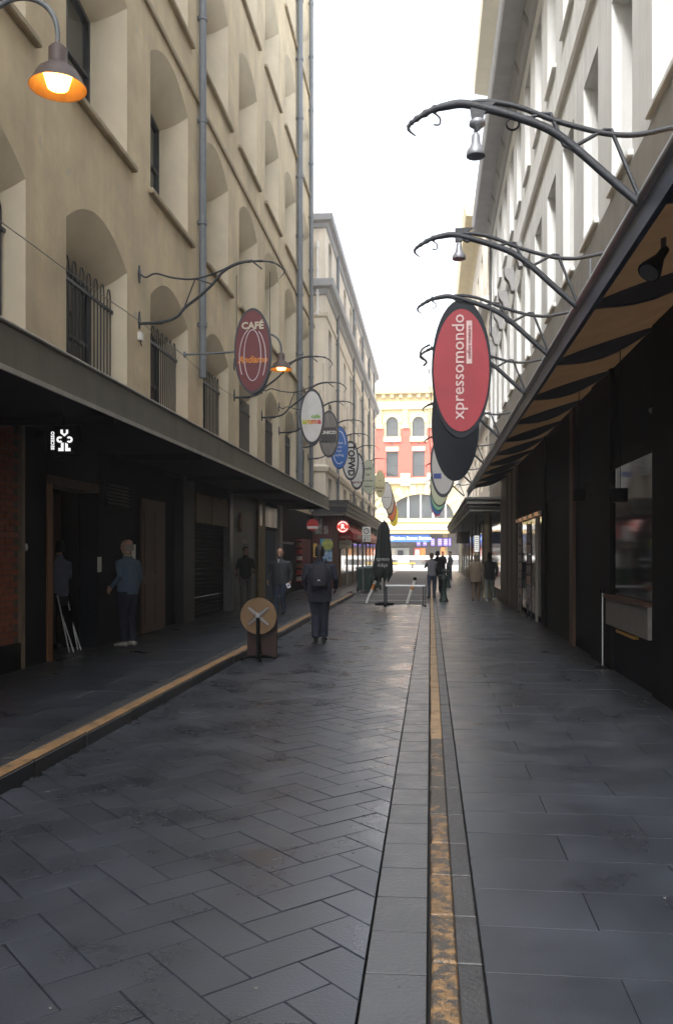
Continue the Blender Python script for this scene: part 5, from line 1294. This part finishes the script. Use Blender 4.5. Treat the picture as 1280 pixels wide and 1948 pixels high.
# ================================================================== PEOPLE
skin = mat('skin', (.42, .24, .17), .6, noise=.06, scale=20)
def person(label, loc, heading, H, cols, pose=None, voxel=.009, hair=None, bald=False, hat=None, longhair=False, group='people in the lane', head=(0, 0), build=1.0):
    pose = pose or {}; k = H / 1.75; loc = Vector(loc)
    XF = Matrix.Translation(loc) @ Matrix.Rotation(R(heading), 4, 'Z') @ Matrix.Scale(k, 4)
    mb = MB(); B = build
    V = Vector
    def loft(rings, mi, n=14):          # rings: (cx, cy, cz, rx, ry) stacked roughly along z
        rows = [[V((cx + rx * math.cos(2 * math.pi * q / n), cy + ry * math.sin(2 * math.pi * q / n), cz)) for q in range(n)] for cx, cy, cz, rx, ry in rings]
        mb.grid(rows, mi, True, True); mb.poly(rows[0][::-1], mi); mb.poly(rows[-1], mi)
    lean = pose.get('lean', 0)
    ly = lambda z: lean * max(0, z - .9)
    hem = pose.get('hem', .84)
    loft([(0, ly(hem), hem, .165 * B, .125 * B), (0, ly(.95), .95, .172 * B, .13 * B), (0, ly(1.08), 1.08, .165 * B, .125 * B), (0, ly(1.22), 1.22, .178 * B, .128 * B), (0, ly(1.34), 1.34, .185 * B, .12 * B), (0, ly(1.40), 1.40, .155 * B, .10 * B), (0, ly(1.44), 1.44, .115, .085), (0, ly(1.475), 1.475, .078, .074), (0, ly(1.515), 1.515, .066, .068)], 1)
    loft([(0, 0, .80, .14 * B, .115 * B), (0, 0, .92, .165 * B, .125 * B), (0, 0, .99, .15 * B, .115 * B)], 2)
    hy = ly(1.6) + .015
    loft([(0, ly(1.44), 1.44, .056, .058), (0, hy, 1.56, .055, .06)], 0)
    hx = V((0, hy, 1.635)); hrot = Matrix.Rotation(R(head[0]), 3, 'Z') @ Matrix.Rotation(R(head[1]), 3, 'X')
    hb = len(mb.v)
    loft([(0, .035, -.118, .028, .03), (0, .028, -.105, .048, .055), (0, .018, -.07, .064, .082), (0, .006, -.02, .073, .094), (0, 0, .03, .077, .100), (0, -.006, .07, .072, .094), (0, -.01, .1, .052, .068), (0, -.01, .115, .02, .03)], 0)
    mb.tube([(0, .086, .012), (0, .108, -.022), (0, .092, -.034)], [.009, .015, .012], 8, 0)            # nose
    mb.tube([(-.022, .083, -.062), (.022, .083, -.062)], .008, 6, 0)                                      # lips
    for s in (-1, 1): mb.tube([(s * .074, -.012, .018), (s * .082, -.016, 0), (s * .074, -.01, -.03)], [.008, .016, .008], 6, 0)
    mb.tube([(-.05, .083, .032), (0, .093, .034), (.05, .083, .032)], .009, 6, 0)                         # brow
    for i in range(hb, len(mb.v)): mb.v[i] = tuple(hrot @ V(mb.v[i]) + hx)
    legs = pose.get('legs', {})
    for s in (-1, 1):
        kn, an, yaw = legs.get(s, ((s * .1, .015, .49), (s * .105, -.02, .085), s * 6))
        hp = V((s * .088, 0, .9)); kn, an = V(kn), V(an)
        tw = pose.get('trouser', 1.0)
        mb.tube([hp, hp.lerp(kn, .35), kn, kn.lerp(an, .35), an + V((0, 0, .01))], [.098 * B, .088 * B, .066 * tw, .062 * tw, .058 * tw], 12, 2, ref=(1, 0, 0))
        if pose.get('shorts'):
            mb.tube([kn.lerp(an, .02), kn.lerp(an, .4), an], [.052, .05, .036], 10, 0, ref=(1, 0, 0))
        f = Matrix.Rotation(R(-yaw), 3, 'Z') @ V((0, 1, 0)); pit = pose.get('toe', {}).get(s, 0)
        heel = an + V((0, 0, -.045)) - f * .055; toe = an + V((0, 0, -.055 + pit)) + f * .19
        mb.tube([heel, an + V((0, 0, -.035)), an + f * .09 + V((0, 0, -.045 + pit * .5)), toe], [(.036, .036), (.042, .045), (.036, .047), (.022, .036)], 10, 3, ref=(0, 0, 1))
    arms = pose.get('arms', {})
    for s in (-1, 1):
        el, wr = arms.get(s, ((s * .255, -.03, 1.15), (s * .265, .06, .90)))
        sh_ = V((s * .158 * B, ly(1.4), 1.385)); el, wr = V(el), V(wr); el.x *= .93 * (.3 + .7 * B); wr.x *= .93 * (.3 + .7 * B)
        dirv = (wr - el).normalized()
        mb.tube([sh_ - V((s * .04, 0, 0)), sh_ + V((s * .02, 0, -.02)), sh_.lerp(el, .5), el, el.lerp(wr, .5), wr], [.055, .060 * B, .056 * B, .049, .043, .036], 12, 1, ref=(0, 1, 0))
        if pose.get('short_sleeve'):
            mb.tube([sh_.lerp(el, .8), el, el.lerp(wr, .4), wr], [.045, .046, .044, .032], 10, 0, ref=(0, 1, 0))
        # palm, four fingers, thumb
        n1 = dirv.cross(V((s, 0, 0)));  n1 = n1.normalized() if n1.length > .1 else V((0, 1, 0))   # across the palm
        pn = n1.cross(dirv).normalized()
        if pn.x * s > 0: pn = -pn                # palm faces the body
        mb.tube([wr - dirv * .03, wr + dirv * .02, wr + dirv * .085], [(.026, .020), (.038, .016), (.042, .015)], 10, 0, ref=tuple(n1))
        for j, (o_, ln_) in enumerate(((-.030, .072), (-.010, .082), (.011, .078), (.030, .062))):
            b0 = wr + dirv * .078 + n1 * o_
            mb.tube([b0, b0 + dirv * ln_ * .42 + pn * .006, b0 + dirv * ln_ * .72 + pn * .022, b0 + dirv * ln_ * .9 + pn * .042], [.0105, .010, .009, .008], 7, 0)
        sgn = 1 if n1.y > 0 else -1
        b0 = wr + dirv * .025 + n1 * sgn * .032
        mb.tube([b0, b0 + dirv * .03 + n1 * sgn * .022 + pn * .008, b0 + dirv * .062 + n1 * sgn * .024 + pn * .02], [.013, .0115, .0095], 7, 0)
    src = [XF @ Vector(v) for v in mb.v]
    bvh = BVHTree.FromPolygons(src, mb.f)
    me = bpy.data.meshes.new('tmp'); me.from_pydata(src, [], mb.f)
    ob = bpy.data.objects.new('tmp', me); COL.objects.link(ob)
    md = ob.modifiers.new('r', 'REMESH'); md.mode = 'VOXEL'; md.voxel_size = voxel; md.use_smooth_shade = True
    sm = ob.modifiers.new('s', 'SMOOTH'); sm.factor = .5; sm.iterations = 2
    dg = bpy.context.evaluated_depsgraph_get(); dg.update()
    out = bpy.data.meshes.new_from_object(ob.evaluated_get(dg)); bpy.data.objects.remove(ob)
    mats = [cols.get('skin', skin), cols['top'], cols['bottom'], cols['shoes']]
    out.materials.clear()
    for m_ in mats: out.materials.append(m_)
    cs = [0.0] * (3 * len(out.polygons)); out.polygons.foreach_get('center', cs)
    idx = [mb.m[bvh.find_nearest((cs[3 * i], cs[3 * i + 1], cs[3 * i + 2]))[2]] for i in range(len(out.polygons))]
    out.polygons.foreach_set('material_index', idx)
    out.transform(Matrix.Translation(-loc)); out.name = 'body'
    t = thing('person', label, 'person', loc, group)
    o = bpy.data.objects.new('body', out); COL.objects.link(o); o.parent = t; ORI[o.name] = loc
    HM = XF @ Matrix.Translation(hx) @ hrot.to_4x4()
    ink = mat('eye_dark', (.03, .02, .015), .3)
    for s in (-1, 1): MB().lathe([(.002, -.008), (.010, -.004), (.010, .004), (.002, .008)], (s * .031, .086, .012), 8, axis='y').build('eye', ink, t, xf=HM)
    MB().tube([(-.024, .089, -.061), (.024, .089, -.061)], .0035, 5).build('mouth', mat('mouth_dark', (.20, .07, .06), .6), t, xf=HM)
    if hair and not bald:
        h = MB(); n = 18
        def hr(cy, cz, rx, ry, cut=None): return [V((rx * math.cos(2 * math.pi * q / n), cy + ry * math.sin(2 * math.pi * q / n) * (1 if math.sin(2 * math.pi * q / n) < 0 else .86), cz + (.045 * max(0, math.sin(2 * math.pi * q / n)) if cut else 0))) for q in range(n)]
        rows_ = [hr(-.012, .006, .083, .106, 1), hr(-.008, .05, .086, .110), hr(-.01, .09, .074, .095), hr(-.012, .12, .045, .06), hr(-.012, .13, .01, .012)]
        h.grid(rows_, 0, True, True); h.poly(rows_[-1])
        back = [[V((.084 * math.cos(a), -.012 + .107 * math.sin(a), z_)) for a in [math.pi * (1.03 + .94 * q / 10) for q in range(11)]] for z_ in ((.03, -.03, -.075) if not longhair else (.03, -.08, -.2, -.3))]
        h.grid(back, 0, True); h.build('hair', hair, t, xf=HM)
    elif bald and hair:
        h = MB(); back = [[V((.081 * math.cos(a), -.01 + .104 * math.sin(a), z_)) for a in [math.pi * (1.0 + q / 10) for q in range(11)]] for z_ in (.035, 0, -.04, -.07)]
        h.grid(back, 0, True).build('hair', hair, t, xf=HM)
    if hat:
        MB().lathe([(.15, .055), (.15, .062), (.09, .07), (.088, .12), (.07, .145), (.0, .15)], (0, -.005, 0), 20, cap=False).build('hat', hat, t, xf=HM)
    t['_k'] = k
    return t, XF, HM
navyc = mat('navy_cloth', (.016, .018, .034), .9, noise=.2, scale=12, bump=1.0, bscale=10)
navyp = mat('navy_trousers', (.014, .017, .036), .9, noise=.2, scale=12, bump=1.0, bscale=10)
blacks = mat('black_leather', (.01, .01, .01), .5)
greyj = mat('charcoal_jacket', (.035, .042, .05), .9, noise=.2, scale=14, bump=1.0, bscale=10)
jeans = mat('blue_denim', (.022, .036, .068), .9, noise=.3, scale=18, bump=1.0, bscale=10)
bluesw = mat('blue_sweater', (.075, .12, .18), .95, noise=.15, scale=30, bump=1.0, bscale=10)
bshirt = mat('pale_blue_shirt', (.15, .17, .25), .9, noise=.1, scale=14)
dkhair = mat('dark_hair', (.012, .010, .009), .6); brhair = mat('brown_hair', (.05, .03, .018), .6); gyhair = mat('grey_hair', (.22, .2, .18), .7)
dkskin = mat('dark_skin', (.11, .06, .04), .55, noise=.06, scale=20)
# man with backpack, walking away
c = G(608, 1222)
wk = {'legs': {-1: ((-.075, .03, .49), (-.065, -.06, .085), -4), 1: ((.075, .08, .50), (.07, .10, .085), 8)}, 'arms': {-1: ((-.25, -.04, 1.15), (-.23, .10, .94)), 1: ((.26, -.02, 1.15), (.25, .16, .98))}, 'trouser': 1.28, 'hem': .74}
t, XF, HM = person('person seen from behind in navy jacket and trousers wearing a backpack', c, 4, 1.74, {'top': navyc, 'bottom': navyp, 'shoes': blacks, 'skin': dkskin}, wk, .008, hair=dkhair, build=1.30)
bk = thing('backpack', 'dark backpack with small pale logo on the walking person', 'backpack', XF @ Vector((0, -.2, 1.0)))
mb = MB(); rows_ = []
for z_, hw, dp in ((.98, .10, .05), (1.0, .14, .09), (1.1, .155, .12), (1.25, .15, .115), (1.36, .125, .09), (1.40, .08, .05)):
    rows_.append([(.005 + hw * math.copysign(abs(math.cos(a)) ** .6, math.cos(a)), -.205 + dp * math.copysign(abs(math.sin(a)) ** .6, math.sin(a)), z_) for a in [k * math.pi / 10 for k in range(20)]])
bpm = mat('backpack_fabric', (.020, .020, .028), .85, noise=.2, scale=16)
mb.grid(rows_, 0, True, True); mb.poly(rows_[0][::-1]); mb.poly(rows_[-1]); mb.build('bag', bpm, bk, xf=XF)
MB().prism([(-.03, 1.125), (.035, 1.125), (.005, 1.15)], -.335, -.329, 'y').build('logo', M['white'], bk, xf=XF)
for s in (-1, 1): MB().tube(smooth_path([(s * .09, -.14, 1.36), (s * .11, -.06, 1.49), (s * .12, .07, 1.47), (s * .12, .165, 1.35), (s * .14, .16, 1.2), (s * .2, .0, 1.06)]), [(.025, .008)] * 26, 6).build('strap', bpm, bk, xf=XF)
MB().box(-.1, .11, -.345, -.315, 1.03, 1.11, 0, .01).build('pocket', bpm, bk, xf=XF)
# man walking towards the camera with a paper
c = G(533, 1171, ZL); c.z = ZL
wk = {'legs': {-1: ((-.085, .06, .50), (-.09, -.08, .12), 0), 1: ((.085, .06, .49), (.085, .06, .085), 0)}, 'toe': {-1: -.03}, 'arms': {-1: ((-.26, -.06, 1.15), (-.25, .02, .90)), 1: ((.27, -.02, 1.15), (.27, .08, .92))}, 'hem': .80}
t, XF, HM = person('bald bearded person in charcoal zip jacket and jeans walking with a paper', c, 172, 1.60, {'top': greyj, 'bottom': jeans, 'shoes': blacks}, wk, .008, hair=gyhair, bald=True, build=1.32)
MB().prism([(-.03, 1.47), (.03, 1.47), (0, 1.36)], .135, .142, 'y').build('shirt_front', M['white'], t, xf=XF)
MB().tube(smooth_path([(-.055, .066, -.02), (-.05, .085, -.07), (-.02, .092, -.1), (.02, .092, -.1), (.05, .085, -.07), (.055, .066, -.02)]), .012, 6).build('beard', mat('dark_beard', (.06, .045, .04), .8), t, xf=HM)
pp_ = thing('folded_paper', 'folded white paper held by the walking person', 'paper', XF @ Vector((-.24, .11, .74)))
MB().box(-.29, -.20, .085, .10, .72, .85, 0).build('sheet', M['white'], pp_, xf=XF @ Matrix.Translation((-.245, .1, .8)) @ Matrix.Rotation(R(25), 4, 'Y') @ Matrix.Translation((.245, -.1, -.8)))
MB().box(-.275, -.225, .101, .103, .76, .81).build('print', mat('blue_print', (.1, .12, .35), .6), pp_, xf=XF @ Matrix.Translation((-.245, .1, .8)) @ Matrix.Rotation(R(25), 4, 'Y') @ Matrix.Translation((.245, -.1, -.8)))
# folding chair stored in the doorway
c = Vector((-5.42, yl(128, -5.42), ZL))
fc = thing('folding_chair', 'folded steel chair leaning in the timber doorway', 'chair', c)
for dx in (-.16, .16):
    MB().tube([c + Vector((.1, dx, .012)), c + Vector((-.08, dx, .85))], .011, 6).build('leg', M['steel'], fc)
    MB().tube([c + Vector((.16, dx * .85, .012)), c + Vector((-.02, dx * .85, .55))], .011, 6).build('leg', M['steel'], fc)
MB().box(c.x - .07, c.x - .05, c.y - .16, c.y + .16, c.z + .70, c.z + .84, 0, .008).build('backrest', M['black'], fc)
MB().box(c.x + .0, c.x + .03, c.y - .14, c.y + .14, c.z + .3, c.z + .62, 0, .01).build('seat', M['black'], fc)
# man in the blue sweater standing at the black shopfront
c = G(243, 1230, ZL); c.z = ZL; c.x = max(c.x, -4.95)
ps = {'arms': {-1: ((-.25, -.06, 1.15), (-.24, .12, .98)), 1: ((.25, -.03, 1.14), (.24, .04, .89))}, 'hem': .86}
t, XF, HM = person('bald person in a blue sweater and navy trousers standing before the black shopfront', c, 70, 1.70, {'top': bluesw, 'bottom': navyp, 'shoes': mat('white_sneaker', (.5, .48, .44), .6, noise=.3, scale=30)}, ps, .008, hair=gyhair, bald=True, head=(15, -4), build=1.2)
MB().lathe([(.072, 1.475), (.076, 1.495), (.068, 1.505)], (0, .0, 0), 16, cap=False).build('collar', mat('yellow_collar', (.5, .38, .12), .8), t, xf=XF)
# person inside the doorway
c = Vector((-5.75, yl(112, -5.75), ZL))
t, XF, HM = person('person in a pale blue shirt and dark trousers standing inside the timber doorway', c, 60, 1.68, {'top': bshirt, 'bottom': M['black'], 'shoes': blacks}, {'arms': {1: ((.25, .02, 1.16), (.16, .2, 1.05)), -1: ((-.25, .0, 1.15), (-.2, .18, 1.0))}}, .01, hair=dkhair)
# person in polo and shorts
c = G(467, 1158, ZL); c.z = ZL; c.x = max(c.x, -4.95)
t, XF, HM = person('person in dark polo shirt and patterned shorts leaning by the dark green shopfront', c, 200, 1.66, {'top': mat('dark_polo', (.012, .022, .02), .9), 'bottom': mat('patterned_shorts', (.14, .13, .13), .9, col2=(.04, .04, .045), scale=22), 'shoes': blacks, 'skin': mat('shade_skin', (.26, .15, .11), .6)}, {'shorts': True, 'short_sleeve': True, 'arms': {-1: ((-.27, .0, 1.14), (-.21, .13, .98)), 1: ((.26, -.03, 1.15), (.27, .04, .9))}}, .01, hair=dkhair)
# person in hoodie, hands to face
c = G(821, 1138)
t, XF, HM = person('person in grey hoodie and blue jeans with hands raised to the face', c, 20, 1.62, {'top': mat('grey_hoodie', (.13, .13, .15), .95, noise=.15, scale=20), 'bottom': jeans, 'shoes': blacks}, {'arms': {-1: ((-.24, .12, 1.2), (-.10, .26, 1.40)), 1: ((.24, .12, 1.2), (.08, .26, 1.38))}, 'hem': .86}, .012, hair=brhair)
c = G(832, 1128)
person('person in black clothes standing behind the one in the grey hoodie', c, -10, 1.70, {'top': M['black'], 'bottom': M['black'], 'shoes': blacks}, {}, .012, hair=dkhair)
# couple on the right
c = G(905, 1145)
person('person in a tan jacket and sun hat walking arm in arm', c, -4, 1.60, {'top': mat('tan_jacket', (.16, .125, .09), .9, noise=.15, scale=14), 'bottom': mat('brown_trousers', (.10, .065, .04), .9), 'shoes': blacks}, {'legs': {-1: ((-.085, .04, .49), (-.09, -.06, .10), 0), 1: ((.085, .06, .49), (.085, .04, .085), 0)}, 'hem': .72}, .012, build=1.2, hair=gyhair, hat=mat('straw_hat', (.35, .30, .2), .9))
c = G(931, 1145)
person('person with long dark hair in black jacket and pale jeans walking arm in arm', c, 6, 1.63, {'top': mat('black_jacket', (.012, .013, .016), .85), 'bottom': mat('pale_denim', (.13, .15, .14), .9, noise=.2, scale=14), 'shoes': mat('white_shoe', (.5, .5, .48), .6)}, {'legs': {-1: ((-.085, .06, .5), (-.085, .06, .085), 0), 1: ((.1, .0, .49), (.14, -.12, .13), 14)}, 'toe': {1: -.04}, 'hem': .8, 'arms': {-1: ((-.28, -.02, 1.15), (-.32, .1, .98)), 1: ((.26, -.03, 1.15), (.24, .1, .92))}}, .012, build=1.2, hair=dkhair, longhair=True)
# distant pedestrians by the main street
for k, (px, col_, lab) in enumerate(((842, M['black'], 'distant person in black crossing near the station pillar'), (856, greyj, 'distant person in charcoal waiting beside the far bollard'))):
    c = G(px, 1100 + k * 3); person(lab, c, 180 - k * 60, 1.72, {'top': col_, 'bottom': jeans, 'shoes': blacks}, {}, .02, hair=dkhair, group='distant pedestrians')

# ================================================================== GLARE STAND-IN
hz = MB().box(-310, 310, -110, 410, -1.3, 31).build('glare_haze', [])  # thin volume added to imitate the veil of lens glare
hz['kind'] = 'stuff'; hz['label'] = 'added pale volume standing in for lens glare over lane and street'; hz['category'] = 'glare_haze'
hm = bpy.data.materials.new('glare_haze_air'); hm.use_nodes = True; hn = hm.node_tree; hn.nodes.clear()
pv_ = hn.nodes.new('ShaderNodeVolumePrincipled'); pv_.inputs['Density'].default_value = 0.0014; pv_.inputs['Color'].default_value = (.95, .97, 1, 1); pv_.inputs['Anisotropy'].default_value = 0.4
ho = hn.nodes.new('ShaderNodeOutputMaterial'); hn.links.new(pv_.outputs[0], ho.inputs['Volume'])
hz.data.materials.append(hm)
S.cycles.volume_bounces = 1
